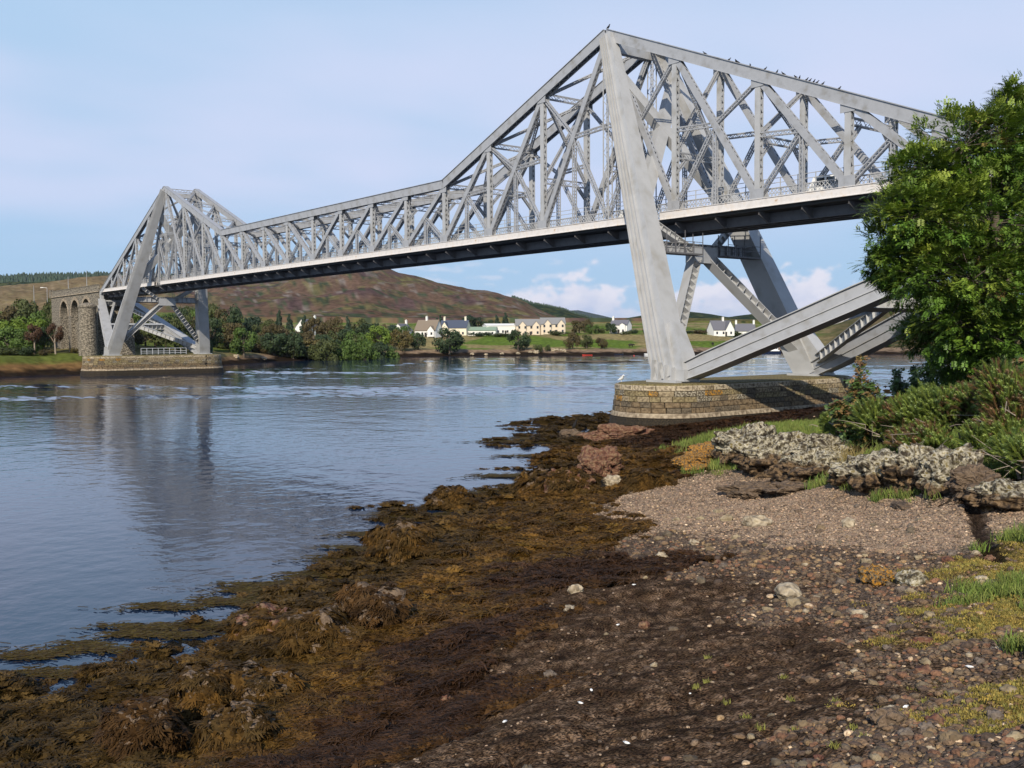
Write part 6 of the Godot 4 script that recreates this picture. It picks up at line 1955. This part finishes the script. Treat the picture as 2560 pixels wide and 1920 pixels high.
func near_plants() -> void:
	build_ash()
	leafy_shrub(Vector3(51.05, 3.67, 38.14), 2.3, 3.5, 0.5, 41, "upright leafy shrub with reddish brown tips in front of the pier's right end")
	gorse(Vector3(49.44, 3.79, 36.94), 1.6, 1.4, 0.0, 42, "small bright green gorse tuft left of the upright leafy shrub", 4)
	gorse(Vector3(53.15, 3.88, 38.69), 2.6, 2.0, 0.1, 43, "green gorse just right of the upright leafy shrub")
	gorse(Vector3(54.36, 3.91, 38.76), 2.8, 2.3, 0.15, 44, "broad green gorse clump in the middle of the bank under the big tree", 9)
	gorse(Vector3(54.92, 3.32, 40.54), 1.9, 1.0, 0.8, 45, "withered brown gorse above the tallest white boulder", 5)
	gorse(Vector3(55.67, 3.87, 38.72), 2.5, 2.2, 0.5, 46, "half brown gorse under the dark heart of the big tree", 8)
	gorse(Vector3(57.68, 3.45, 41.06), 2.2, 1.5, 0.35, 47, "low gorse hanging over the broad white boulder", 7)
	gorse(Vector3(58.17, 4.08, 40.38), 2.6, 2.8, 0.55, 48, "tall brown flecked gorse at the right edge of the picture", 10)
	gorse(Vector3(59.73, 3.28, 43.32), 2.0, 1.3, 0.3, 49, "lowest gorse at the right edge above the last white rock", 6)
	leafy_shrub(Vector3(46.95, 4.56, 25.44), 4.5, 3.2, 0.0, 52, "dark green shrub in the shade below the big tree's left side")
	leafy_shrub(Vector3(49.93, 4.56, 26.51), 5.0, 3.2, 0.0, 53, "dark green undergrowth round the trunk of the big tree")
	leafy_shrub(Vector3(43.77, 4.52, 23.01), 2.2, 2.0, 0.0, 54, "small dark shrub against the water between the leafy shrub and the big tree")
	leafy_shrub(Vector3(55.31, 4.59, 34.25), 2.2, 3.2, 0.15, 55, "bright leafy sapling at the right edge above the brown gorse")
	# straw-coloured grass clump
	var o := put("grass_clump", grass_tuft(303, 170, 0.45, 0.95), M["grass_blade"])
	o.position = settle(Vector3(52.55, 3.49, 41.11))
	tag(o, "tuft of tall straw coloured grass in front of the upright leafy shrub", "grass clump")
	var m = M["grass_blade"].duplicate()
	m.albedo_color = lin(0.30, 0.23, 0.08)
	o.material_override = m
	for q in [Vector3(63.84, 3.00, 61.91), Vector3(65.73, 3.40, 63.41), Vector3(64.88, 3.20, 62.76), Vector3(65.03, 3.20, 61.74), Vector3(65.80, 3.40, 62.66), Vector3(66.52, 3.60, 62.76), Vector3(66.31, 3.60, 63.90), Vector3(66.97, 3.70, 64.18), Vector3(67.63, 3.90, 64.14), Vector3(67.88, 4.00, 64.81), Vector3(67.62, 3.90, 62.77), Vector3(68.08, 4.00, 63.24), Vector3(67.95, 4.00, 64.43), Vector3(63.04, 2.80, 60.97), Vector3(63.98, 2.90, 62.32)]:
		var g := put("grass_sprig", grass_tuft(304 + int(q.x * 7.0) % 5, 26, 0.09, 0.09), M["sprig"])
		g.position = settle(q)
		g.scale = Vector3.ONE * 0.75
		tag(g, "tiny yellow green grass sprig growing from a crack in the bare rock", "grass sprig", "grass sprigs on the bare rock")


# ---------------------------------------------------------------- village
func house(at: Vector3, turn: float, l: float, w: float, eave: float, ridge: float, wall_m: String, roof_m: String, label: String, chimneys := [], windows := 3, storeys := 1, gables := []) -> Node3D:
	var o := thing("house", Vector3(at.x, far_height(at.x, at.z) - 0.3, at.z), label, "house")
	o.rotation.y = YAW + turn
	var wall := MB.new()
	wall.box(Vector3(0, eave * 0.5 - 0.5, 0), Vector3(l, eave + 1.0, w))
	for s in [-1.0, 1.0]:
		var x: float = l * 0.5 * s
		wall.tri(Vector3(x, eave, -w * 0.5), Vector3(x, eave, w * 0.5), Vector3(x, ridge, 0), Vector3(s, 0, 0))
	for g in gables:
		var gx: float = g[0]
		var gw: float = g[1]
		var gh_: float = g[2]
		wall.box(Vector3(gx, eave * 0.5, w * 0.5 + 0.6), Vector3(gw, eave, 1.2))
		wall.tri(Vector3(gx - gw * 0.5, eave, w * 0.5 + 1.2), Vector3(gx + gw * 0.5, eave, w * 0.5 + 1.2), Vector3(gx, gh_, w * 0.5 + 1.2), Vector3(0, 0, 1))
	put("wall", wall.mesh(), M[wall_m], o)
	var roof := MB.new()
	var slope := Vector3(0, ridge - eave, -w * 0.5)
	for s in [-1.0, 1.0]:
		var a := Vector3(0, eave - 0.15, (w * 0.5 + 0.35) * s)
		var b := Vector3(0, ridge + 0.08, 0)
		var up := Vector3(0, w * 0.5, (ridge - eave) * s).normalized()
		roof.bar(a, b, up, l + 0.5, 0.16)
	for g in gables:
		for s in [-1.0, 1.0]:
			var mid := Vector3(g[0] + s * g[1] * 0.28, (eave + g[2]) * 0.5 + 0.12, 0)
			var up := Vector3((g[2] - eave) * s, g[1] * 0.5, 0).normalized()
			roof.bar(Vector3(g[0] + s * (g[1] * 0.28), mid.y, w * 0.5 + 1.4), Vector3(g[0] + s * (g[1] * 0.28), mid.y, w * 0.1), up, sqrt(pow(g[1] * 0.5, 2) + pow(g[2] - eave, 2)) + 0.3, 0.14)
	var roof_o := put("roof", roof.mesh(), M[roof_m], o)
	for c in chimneys:
		var cm := MB.new()
		cm.box(Vector3(c, ridge + 0.4, 0), Vector3(0.9, 2.4, 0.8))
		cm.box(Vector3(c, ridge + 1.65, 0), Vector3(1.05, 0.15, 0.95))
		for p in [-0.25, 0.25]:
			cm.tube([Vector3(c + p, ridge + 1.7, 0), Vector3(c + p, ridge + 2.1, 0)], [0.13, 0.11], 6)
		put("chimney", cm.mesh(), M[wall_m], roof_o)
	for st in storeys:
		for k in windows:
			var x := -l * 0.5 + l * (k + 0.5) / windows
			var z := w * 0.5 + 0.02
			for g in gables:
				if absf(x - g[0]) < g[1] * 0.5 + 0.4: z = w * 0.5 + 1.22
			var wm := MB.new()
			wm.box(Vector3(x, 1.5 + 2.6 * st, z), Vector3(0.95, 1.25, 0.08))
			put("window", wm.mesh(), M["window"], o)
	var dm := MB.new()
	dm.box(Vector3(l * 0.08, 1.0, w * 0.5 + (1.24 if gables.size() else 0.03)), Vector3(0.95, 2.0, 0.1))
	put("door", dm.mesh(), M["timber"], o)
	return o

func build_village() -> void:
	house(Vector3(-342.76, 10.79, -135.03), 1.15, 11, 7.2, 3.6, 7.6, "harl_white", "slate", "white cottage gable with slate roof rising out of the shore wood", [4.8], 2, 1)
	house(Vector3(-329.24, 11.39, -176.71), 1.2, 9, 6.0, 3.4, 6.6, "harl_white", "slate", "white gable with a tall chimney almost hidden behind brown trees", [4.0], 2, 1)
	house(Vector3(-329.93, 10.62, -192.01), -0.4, 11, 8, 3.0, 8.0, "harl_white", "thatch", "cottage with a big grey brown roof and black and white front", [-1.0], 4, 1, [[3.6, 3.4, 5.0]])
	house(Vector3(-338.60, 12.26, -213.55), -0.25, 14, 8, 4.2, 8.0, "harl_cream", "blue_roof", "cream house with a dark blue roof and two chimneys above the large dark tree", [-5.5, 5.5], 4, 1, [[-4.0, 3.6, 7.0]])
	house(Vector3(-331.48, 10.59, -222.51), -0.15, 19, 7, 3.0, 4.6, "harl_white", "green_roof", "long low white building with a pale green roof", [], 6, 1)
	house(Vector3(-328.41, 10.96, -234.59), 0.28, 17, 8, 4.6, 5.4, "harl_white", "harl_white", "long white flat roofed building stepping down to the right", [], 7, 1)
	house(Vector3(-316.12, 10.45, -242.13), 0.06, 12.2, 9, 5.0, 8.2, "pink_stone", "slate_light", "left of the two matching stone houses with grey roofs", [], 4, 2, [[-2.9, 3.4, 7.0], [3.9, 3.4, 7.0]])
	house(Vector3(-308.43, 10.38, -251.94), 0.06, 12.2, 9, 5.0, 8.2, "pink_stone", "slate_light", "right of the two matching stone houses with grey roofs", [], 4, 2, [[-2.9, 3.4, 7.0], [3.9, 3.4, 7.0]])
	house(Vector3(-283.64, 10.17, -275.47), -0.5, 9, 6.5, 4.4, 6.8, "harl_white", "slate", "white house with a dark roof in the field left of the near tower leg", [-4.0], 3, 1, [[2.6, 2.8, 5.2]])
	house(Vector3(-256.51, 9.91, -318.23), 0.25, 10.5, 8, 3.0, 7.6, "harl_white", "slate", "white cottage with two dormers and a front gable, seen between leg and strut", [1.5], 3, 1, [[3.0, 4.6, 7.2]])
	house(Vector3(-252.06, 10.26, -332.06), -0.1, 9.5, 7, 3.4, 7.0, "harl_white", "slate", "white cottage with a chimney at each end, cut by the raking strut", [-4.4, 4.4], 3, 1)
	# low garden wall, cows, boulders
	for c in [[Vector3(-219.56, 2.35, -218.66), "black cow lying on the field left of the near tower leg"], [Vector3(-225.68, 3.47, -235.28), "black cow standing on the green field beside the near tower leg"], [Vector3(-212.03, 3.09, -260.81), "dark cow grazing right of the near tower leg"]]:
		var o := thing("cow", Vector3(c[0].x, far_height(c[0].x, c[0].z), c[0].z), c[1], "cow")
		o.rotation.y = YAW + c[0].x
		var b := MB.new()
		var body := lump(3, Vector3(1.15, 0.42, 0.36), 7, 0.2, 1.0, 0.0)
		var bo := put("body", body, M["cow"], o)
		bo.position.y = 1.05
		for k in 4:
			var x := 0.75 if k < 2 else -0.75
			var z := 0.22 if k % 2 else -0.22
			var lg := MB.new()
			lg.tube([Vector3(x, 1.0, z), Vector3(x + 0.03, 0.5, z), Vector3(x, 0.0, z)], [0.15, 0.08, 0.06], 6)
			put("leg", lg.mesh(), M["cow"], o)
		b.tube([Vector3(0.95, 1.2, 0), Vector3(1.35, 1.15, 0), Vector3(1.62, 0.95, 0), Vector3(1.8, 0.85, 0)], [0.3, 0.22, 0.17, 0.09], 8)
		put("head", b.mesh(), M["cow"], o)
		var tl := MB.new()
		tl.tube([Vector3(-1.12, 1.2, 0), Vector3(-1.22, 0.5, 0)], [0.03, 0.02], 5)
		put("tail", tl.mesh(), M["cow"], o)
	rng.seed = 12
	for q in [Vector3(-231.67, 3.14, -187.01), Vector3(-230.75, 2.49, -188.13), Vector3(-229.78, 2.96, -189.41), Vector3(-227.45, 2.34, -189.08), Vector3(-232.80, 2.12, -178.98), Vector3(-234.27, 1.97, -177.10), Vector3(-235.63, 1.71, -172.09), Vector3(-239.53, 1.59, -167.09), Vector3(-241.83, 1.50, -160.91), Vector3(-245.23, 1.53, -156.57), Vector3(-226.04, 1.45, -60.88), Vector3(-214.29, 1.62, -46.66)]:
		var o := put("shore_boulder", lump(3, Vector3(1.3, 0.7, 0.9) * rng.randf_range(0.7, 1.3), 160 + int(absf(q.x)) % 9, 0.6, 1.0, 0.1), M["block_pale"])
		o.position = Vector3(q.x, far_height(q.x, q.z) + 0.2, q.z)
		tag(o, "pale boulder lying at the top of the far beach", "boulder", "pale boulders along the far beach")

func hull(l: float, w: float, h: float) -> ArrayMesh:
	var rings := []
	for k in 7:
		var f := k / 6.0
		var half := w * 0.5 * (0.9 if f < 0.5 else 0.9 - 0.88 * pow((f - 0.5) * 2.0, 2.2))
		var x := l * (f - 0.5)
		var up := h * (1.0 + 0.25 * f * f)
		rings.append([Vector3(x, up, half), Vector3(x, up, -half), Vector3(x - 0.05 * l * f, -0.25, -half * 0.55), Vector3(x - 0.05 * l * f, -0.25, half * 0.55)])
	var mb := MB.new()
	mb.loft(rings)
	return mb.mesh()

func build_boats() -> void:
	var f := thing("ferry_boat", Vector3(-180.68, -0.02, -260.01) * Vector3(1, 0, 1), "white passenger boat with a dark hull under way behind the raking strut", "boat")
	f.rotation.y = YAW + PI - 0.3
	put("hull", hull(7.6, 2.7, 0.95), M["navy_paint"], f)
	var c := MB.new()
	c.box(Vector3(-0.2, 1.2, 0), Vector3(6.2, 0.35, 2.5))
	c.box(Vector3(-0.5, 1.9, 0), Vector3(4.4, 1.2, 2.1))
	put("cabin", c.mesh(), M["white_paint"], f)
	var wh := MB.new()
	wh.box(Vector3(0.6, 2.9, 0), Vector3(1.5, 0.9, 1.5))
	wh.box(Vector3(0.6, 3.4, 0), Vector3(1.8, 0.1, 1.8))
	put("wheelhouse", wh.mesh(), M["white_paint"], f)
	for s in [-1.0, 1.0]:
		for k in 5:
			var w := MB.new()
			w.box(Vector3(-2.2 + 0.85 * k, 2.05, 1.06 * s), Vector3(0.6, 0.5, 0.04))
			put("window", w.mesh(), M["window"], f)
		var ww := MB.new()
		ww.box(Vector3(0.6, 2.95, 0.77 * s), Vector3(1.1, 0.45, 0.04))
		put("window", ww.mesh(), M["window"], f)
	var mast := MB.new()
	mast.tube([Vector3(0.4, 3.4, 0), Vector3(0.3, 5.2, 0)], [0.05, 0.03], 6)
	put("mast", mast.mesh(), M["white_paint"], f)
	var b := thing("motor_boat", Vector3(-196.93, -0.14, -206.76) * Vector3(1, 0, 1), "small white motor boat moored left of the near tower's foot", "boat")
	b.rotation.y = YAW + 0.2
	put("hull", hull(4.6, 1.8, 0.75), M["white_paint"], b)
	var cb := MB.new()
	cb.loft([[Vector3(-0.9, 0.8, 0.7), Vector3(-0.9, 0.8, -0.7), Vector3(0.9, 0.8, -0.6), Vector3(0.9, 0.8, 0.6)], [Vector3(-0.8, 1.7, 0.6), Vector3(-0.8, 1.7, -0.6), Vector3(0.3, 1.7, -0.5), Vector3(0.3, 1.7, 0.5)]])
	put("cabin", cb.mesh(), M["white_paint"], b)
	var bw := MB.new()
	bw.box(Vector3(-0.3, 1.35, 0.66), Vector3(0.8, 0.35, 0.06))
	put("window", bw.mesh(), M["window"], b)
	var r := thing("rowing_boat", Vector3(-214.23, -0.22, -189.53) * Vector3(1, 0, 1), "red open boat lying at the far shore below the brown tree", "boat")
	r.rotation.y = YAW + PI
	put("hull", hull(4.0, 1.4, 0.32), M["red_paint"], r)
	var th := MB.new()
	for x in [-0.9, 0.2]:
		th.box(Vector3(x, 0.40, 0), Vector3(0.25, 0.05, 1.3))
	put("thwart", th.mesh(), M["timber"], r)
	var g := thing("dinghy", Vector3(-206.72, -0.28, -199.11) * Vector3(1, 0, 1), "dark inflatable dinghy with a white bow near the far shore", "boat")
	g.rotation.y = YAW + PI
	put("hull", hull(3.4, 1.5, 0.45), M["navy_paint"], g)
	var om := MB.new()
	om.box(Vector3(-1.75, 0.6, 0), Vector3(0.35, 0.7, 0.3))
	put("outboard_motor", om.mesh(), M["black"], g)
	for q in [[Vector3(-193.71, -0.34, -194.61), "red mooring buoy between the dinghy and the white motor boat"], [Vector3(-192.38, -0.44, -201.18), "red mooring buoy at the stern of the white motor boat"]]:
		var s := put("mooring_buoy", lump(2, Vector3(0.25, 0.22, 0.25), 3, 0.05, 1.0, 0.0), M["red_paint"])
		s.position = Vector3(q[0].x, 0.12, q[0].z)
		tag(s, q[1], "buoy")


# ---------------------------------------------------------------- stone viaduct at the far end
func build_viaduct() -> void:
	var x0 := -174.6
	var x1 := -219.0
	var o := thing("stone_viaduct", Vector3(x0, 0, 0), "grey stone approach viaduct with round arches at the far left end of the bridge", "viaduct")
	var centres := [-185.3, -195.6, -206.2]
	var half := 3.9
	var spring := 13.7
	var zh := 3.7
	var lip := 12.0
	var wall := MB.new()
	var ring := MB.new()
	var top := 19.0
	var edges := [x0]
	for c in centres:
		edges.append(c + half)
		edges.append(c - half)
	edges.append(x1)
	for s in [1.0, -1.0]:
		var z: float = zh * s
		for k in range(0, edges.size(), 2):
			wall.quad(Vector3(edges[k] - x0, 1, z), Vector3(edges[k + 1] - x0, 1, z), Vector3(edges[k + 1] - x0, top, z), Vector3(edges[k] - x0, top, z), Vector3(0, 0, s))
		for c in centres:
			for q in 16:
				var t0 := PI * q / 16.0
				var t1 := PI * (q + 1) / 16.0
				var a := Vector3(c + half * cos(t0) - x0, spring + half * sin(t0), z)
				var b := Vector3(c + half * cos(t1) - x0, spring + half * sin(t1), z)
				wall.quad(a, b, Vector3(b.x, top, z), Vector3(a.x, top, z), Vector3(0, 0, s))
				ring.bar(a + Vector3(cos(t0), sin(t0), 0) * 0.35 + Vector3(0, 0, 0.03 * s), b + Vector3(cos(t1), sin(t1), 0) * 0.35 + Vector3(0, 0, 0.03 * s), Vector3(0, 0, 1), 0.7, 0.14)
	for c in centres:
		for q in 16:
			var t0 := PI * q / 16.0
			var t1 := PI * (q + 1) / 16.0
			wall.quad(Vector3(c + half * cos(t0) - x0, spring + half * sin(t0), zh), Vector3(c + half * cos(t1) - x0, spring + half * sin(t1), zh), Vector3(c + half * cos(t1) - x0, spring + half * sin(t1), -zh), Vector3(c + half * cos(t0) - x0, spring + half * sin(t0), -zh), Vector3(-cos(t0), -sin(t0), 0))
		for s in [1.0, -1.0]:
			wall.quad(Vector3(c + half * s - x0, 1, zh), Vector3(c + half * s - x0, spring, zh), Vector3(c + half * s - x0, spring, -zh), Vector3(c + half * s - x0, 1, -zh), Vector3(-s, 0, 0))
	for x in [x0, x1]:
		wall.quad(Vector3(x - x0, 1, zh), Vector3(x - x0, top, zh), Vector3(x - x0, top, -zh), Vector3(x - x0, 1, -zh), Vector3(1 if x == x0 else -1, 0, 0))
	put("wall", wall.mesh(), M["masonry"], o)
	put("arch_ring", ring.mesh(), M["arch_stone"], o)
	var rd := MB.new()
	rd.bar(Vector3(0, top - 0.2, 0), Vector3(x1 - x0, top - 0.2, 0), UP, zh * 2.0 - 0.02, 0.42)
	put("roadway", rd.mesh(), M["asphalt"], o)
	for s in [1.0, -1.0]:
		var pm := MB.new()
		pm.bar(Vector3(0, top + 0.78, (zh - 0.1) * s), Vector3(x1 - x0, top + 0.78, (zh - 0.1) * s), UP, 0.45, 1.5)
		pm.bar(Vector3(0, top + 1.58, (zh - 0.1) * s), Vector3(x1 - x0, top + 1.58, (zh - 0.1) * s), UP, 0.62, 0.16)
		pm.box(Vector3(x1 - x0, top + 0.9, (zh - 0.05) * s), Vector3(1.8, 2.1, 0.8))
		put("parapet", pm.mesh(), M["masonry"], o)
		var sc := MB.new()
		sc.bar(Vector3(0, top - 0.02, (zh + 0.1) * s), Vector3(x1 - x0, top - 0.02, (zh + 0.1) * s), UP, 0.4, 0.22)
		put("string_course", sc.mesh(), M["arch_stone"], o)
	var lm := MB.new()
	for i in 2:
		var c: float = centres[i]
		lm.box(Vector3(c - x0, lip * 0.5 - 0.2, 2.4), Vector3(half * 2.0 - 0.02, lip + 0.4, 0.8))
	put("infill_wall", lm.mesh(), M["masonry"], o)
	# round-headed river pier in front of the arches
	var p := thing("round_buttress", Vector3(-171.47, 5.56, 7.15) * Vector3(1, 0, 1), "rounded stone buttress with a domed top standing before the viaduct arches", "buttress")
	var rings := []
	for q in [[-1.0, 2.2], [9.0, 2.05], [15.0, 1.95], [15.02, 2.12], [15.4, 2.1], [15.8, 1.6], [16.1, 0.7], [16.15, 0.1]]:
		var r := []
		for k in 18:
			var t := TAU * k / 18.0
			r.append(Vector3(cos(t) * q[1] * 1.05, q[0], sin(t) * q[1]))
		rings.append(r)
	var bm := MB.new()
	bm.loft(rings)
	put("shaft", bm.mesh(), M["masonry"], p)
	# masonry tower carrying the shore end of the bridge, behind the raking struts
	for e in [[-174.0, "tall stone abutment under the far left end of the bridge"], [47.0, "stone abutment under the near end of the bridge, behind the big tree"]]:
		var a := thing("stone_abutment", Vector3(e[0] - 1.5 if e[0] < 0 else e[0] + 1.0, 0, 0), e[1], "abutment")
		var am := MB.new()
		am.loft([rect_ring(Vector3(0, -1, 0), Vector3(1, 0, 0), Vector3(0, 0, 1), 3.4, 9.0), rect_ring(Vector3(0, 16.4, 0), Vector3(1, 0, 0), Vector3(0, 0, 1), 2.8, 8.0)])
		put("shaft", am.mesh(), M["masonry"], a)
	for l in [[Vector3(-205.70, 20.44, 2.60), 0, "plain lamp column on the viaduct parapet, third from the left"], [Vector3(-190.13, 21.25, 2.13), 0, "plain lamp column on the viaduct nearest the bridge"], [Vector3(-241.62, 19.63, 3.06), 0, "plain pole farthest left on the road beyond the viaduct"], [Vector3(-219.86, 19.21, 4.54), 1, "street lamp with a white arm reaching left at the end of the viaduct"]]:
		var s := thing("street_lamp", l[0], l[2], "street lamp")
		s.rotation.y = YAW
		var pm := MB.new()
		var h := 3.6 if l[0].x > -250 and l[1] == 0 else 2.4
		pm.tube([Vector3(0, -1.5, 0), Vector3(0, h, 0)], [0.085, 0.055], 7)
		put("column", pm.mesh(), M["steel"], s)
		if l[1] == 1:
			var hm := MB.new()
			hm.tube([Vector3(0, h, 0), Vector3(-1.0, h + 0.15, 0)], [0.05, 0.04], 6)
			hm.box(Vector3(-1.35, h + 0.12, 0), Vector3(0.8, 0.16, 0.32))
			put("lamp_head", hm.mesh(), M["white_paint"], s)


# ---------------------------------------------------------------- things on the bridge
func vehicle(at: Vector3, l: float, h: float, label: String, called: String, category: String) -> void:
	var o := thing(called, at, label, category)
	var prof := [[-0.5, 0.35, 0.48], [-0.49, 0.35, 0.95], [-0.28, 0.35, 1.05], [-0.18, 0.35, h], [0.42, 0.35, h], [0.49, 0.35, h * 0.62], [0.5, 0.35, 0.5]]
	var rings := []
	for q in prof:
		var w := 0.86 if q[2] < h * 0.9 else 0.74
		rings.append([Vector3(q[0] * l, q[2], w), Vector3(q[0] * l, q[2], -w), Vector3(q[0] * l, q[1], -0.86), Vector3(q[0] * l, q[1], 0.86)])
	var mb := MB.new()
	mb.loft(rings)
	put("body", mb.mesh(), M["white_paint"], o)
	for s in [-1.0, 1.0]:
		for k in 3:
			var wm := MB.new()
			wm.loft([[Vector3(-0.13 * l + 0.185 * l * k, h * 0.62, 0.845 * s), Vector3(0.03 * l + 0.185 * l * k, h * 0.62, 0.845 * s), Vector3(0.03 * l + 0.185 * l * k, h * 0.62, 0.80 * s), Vector3(-0.13 * l + 0.185 * l * k, h * 0.62, 0.80 * s)], [Vector3(-0.11 * l + 0.185 * l * k, h * 0.92, 0.79 * s), Vector3(0.03 * l + 0.185 * l * k, h * 0.92, 0.79 * s), Vector3(0.03 * l + 0.185 * l * k, h * 0.92, 0.7 * s), Vector3(-0.11 * l + 0.185 * l * k, h * 0.92, 0.7 * s)]])
			put("window", wm.mesh(), M["glass"], o)
		for x in [-0.32, 0.33]:
			var c := CylinderMesh.new()
			c.top_radius = 0.34
			c.bottom_radius = 0.34
			c.height = 0.22
			var wh := put("wheel", c, M["black"], o)
			wh.rotation.x = PI / 2
			wh.position = Vector3(x * l, 0.34, 0.78 * s)

func bird_mesh() -> ArrayMesh:
	var mb := MB.new()
	mb.tube([Vector3(-0.30, 0.08, 0), Vector3(-0.16, 0.13, 0), Vector3(-0.02, 0.18, 0), Vector3(0.09, 0.25, 0), Vector3(0.13, 0.34, 0), Vector3(0.17, 0.38, 0), Vector3(0.27, 0.365, 0)], [0.015, 0.05, 0.095, 0.075, 0.045, 0.05, 0.008], 8)
	for s in [-1.0, 1.0]:
		mb.bar(Vector3(0, 0.1, 0.03 * s), Vector3(0.01, 0.0, 0.03 * s), Vector3(1, 0, 0), 0.012, 0.012)
	return mb.mesh()

func on_the_bridge() -> void:
	vehicle(Vector3(24.0, 18.78, 0.9), 5.0, 2.15, "white estate car with dark windows crossing the near end of the bridge", "white_car", "car")
	vehicle(Vector3(1.4, 18.78, 1.0), 4.2, 1.75, "white car, only its roof showing, left of the near tower leg", "white_car", "car")
	var bm := bird_mesh()
	rng.seed = 8
	var bx := [12.6, 15.3, 16.2, 16.5, 17.9, 19.3, 20.6, 21.1, 22.2, 22.9, 23.3, 23.6, 24.0, 24.3, 25.1, 26.5]
	for x in bx:
		var b := put("bird", bm, M["bird"])
		b.position = Vector3(x, top_at(x) + 0.03, TZ + rng.randf_range(-0.2, 0.3))
		b.rotation.y = rng.randf() * TAU
		b.scale = Vector3.ONE * 0.75
		tag(b, "%sdark bird from the upper left in the row on the sloping top chord" % ORD[bx.find(x)], "bird", "birds in a row on the top chord")
	var pb := put("bird", bm, M["bird"])
	pb.position = Vector3(0.1, 38.28, TZ)
	pb.scale = Vector3.ONE * 1.1
	tag(pb, "dark bird on the very tip of the near peak of the bridge", "bird")
	var pc := put("bird", bm, M["bird"])
	pc.position = Vector3(-2.6, top_at(-2.6) + 0.03, TZ)
	tag(pc, "lone dark bird on the left slope just below the near peak", "bird")
	var gull := put("gull", bm, M["white_paint"])
	gull.position = Vector3(11.6, 3.88, 12.6)
	gull.scale = Vector3.ONE * 1.5
	tag(gull, "white gull standing on the left end of the near stone pier", "gull")
	var wader := put("wading_bird", bm, M["bird"])
	wader.position = Vector3(11.18, 0.00, 17.60)
	wader.scale = Vector3(1.2, 2.2, 1.2)
	tag(wader, "dark wading bird standing in the shallows left of the tan rock", "bird")
	var cap := thing("domed_cap", Vector3(37.2, top_at(37.2), TZ), "grey domed cover with an orange stub on the bridge's last slope by the tree", "cover")
	var dm := MB.new()
	var rings := []
	for q in [[-0.1, 0.95], [0.12, 0.92], [0.4, 0.7], [0.52, 0.3]]:
		var r := []
		for k in 12:
			r.append(Vector3(cos(TAU * k / 12.0) * q[1], q[0], sin(TAU * k / 12.0) * q[1] * 0.5))
		rings.append(r)
	dm.loft(rings)
	put("dome", dm.mesh(), M["dark_steel"], cap)
	var st := MB.new()
	st.box(Vector3(1.2, 0.25, 0), Vector3(0.35, 0.9, 0.3))
	put("stub", st.mesh(), M["orange_paint"], cap)
	# handrail on the far pier
	var hr := thing("pier_railing", Vector3(-139.8, 4.35, 0), "grey pipe railing along the top of the far pier", "railing")
	for k in 9:
		var pm := MB.new()
		pm.tube([Vector3(0, 0, -4.5 + 1.2 * k), Vector3(0, 1.3, -4.5 + 1.2 * k)], [0.05, 0.05], 6)
		put("post", pm.mesh(), M["galvanised"], hr)
	for y in [0.3, 0.7, 1.3]:
		var rm := MB.new()
		rm.tube([Vector3(0, y, -4.5), Vector3(0, y, 5.1)], [0.05, 0.05], 6)
		put("rail", rm.mesh(), M["galvanised"], hr)


const ORD := ["first ", "second ", "third ", "fourth ", "fifth ", "sixth ", "seventh ", "eighth ", "ninth ", "tenth ", "eleventh ", "twelfth ", "thirteenth ", "fourteenth ", "fifteenth ", "sixteenth ", "seventeenth ", "eighteenth ", "nineteenth ", "twentieth ", "21st ", "22nd ", "23rd ", "24th ", "25th ", "26th "]

func _ready() -> void:
	rng.seed = 1
	nz.seed = 7
	nz.noise_type = FastNoiseLite.TYPE_SIMPLEX_SMOOTH
	nz.frequency = 1.0
	nz.fractal_octaves = 4
	var cam := Camera3D.new()
	cam.name = "camera"
	cam.position = CAM
	cam.rotation = Vector3(-0.048655, YAW, -0.00563)
	cam.fov = 42.2007
	cam.near = 0.1
	cam.far = 20000.0
	add_child(cam)
	var env := Environment.new()
	env.background_mode = Environment.BG_SKY
	env.sky = make_sky()
	env.background_energy_multiplier = 1.0
	env.tonemap_mode = Environment.TONE_MAPPER_LINEAR
	env.tonemap_exposure = 1.0
	env.fog_enabled = true
	env.fog_mode = Environment.FOG_MODE_EXPONENTIAL
	env.fog_density = 0.00002
	env.fog_light_color = Color(0.80, 0.87, 0.97)
	env.sdfgi_enabled = true
	env.ssao_enabled = true
	env.ssil_enabled = true
	var we := WorldEnvironment.new()
	we.name = "world_environment"
	we.environment = env
	add_child(we)
	var sun := DirectionalLight3D.new()
	sun.name = "sun"
	sun.light_energy = 1.6
	sun.light_color = Color(1.0, 0.955, 0.88)
	sun.light_angular_distance = 0.5
	sun.shadow_enabled = true
	sun.look_at_from_position(SUN * 100.0, Vector3.ZERO, UP)
	add_child(sun)
	materials()
	var sp := mat("sprig", 0.22, 0.22, 0.045, 0.8)
	sp.vertex_color_use_as_albedo = true
	make_ground_field()
	build_shore()
	build_water()
	build_far_land()
	build_hills()
	build_bridge()
	rng.seed = 17
	build_pier(Vector3(14.3, 0, 0), 4.2, -14.2, 14.2, 3.75, 5, true, "near stone pier with rounded ends, yellow lichen and a shadow across it")
	build_pier(Vector3(-144.0, 0, 0), 4.5, -13.5, 15.5, 4.05, 6, false, "far stone pier standing in the water under the left tower")
	build_viaduct()
	make_crowns()
	far_trees()
	build_village()
	build_boats()
	shore_rocks()
	scatter_shore()
	near_plants()
	on_the_bridge()
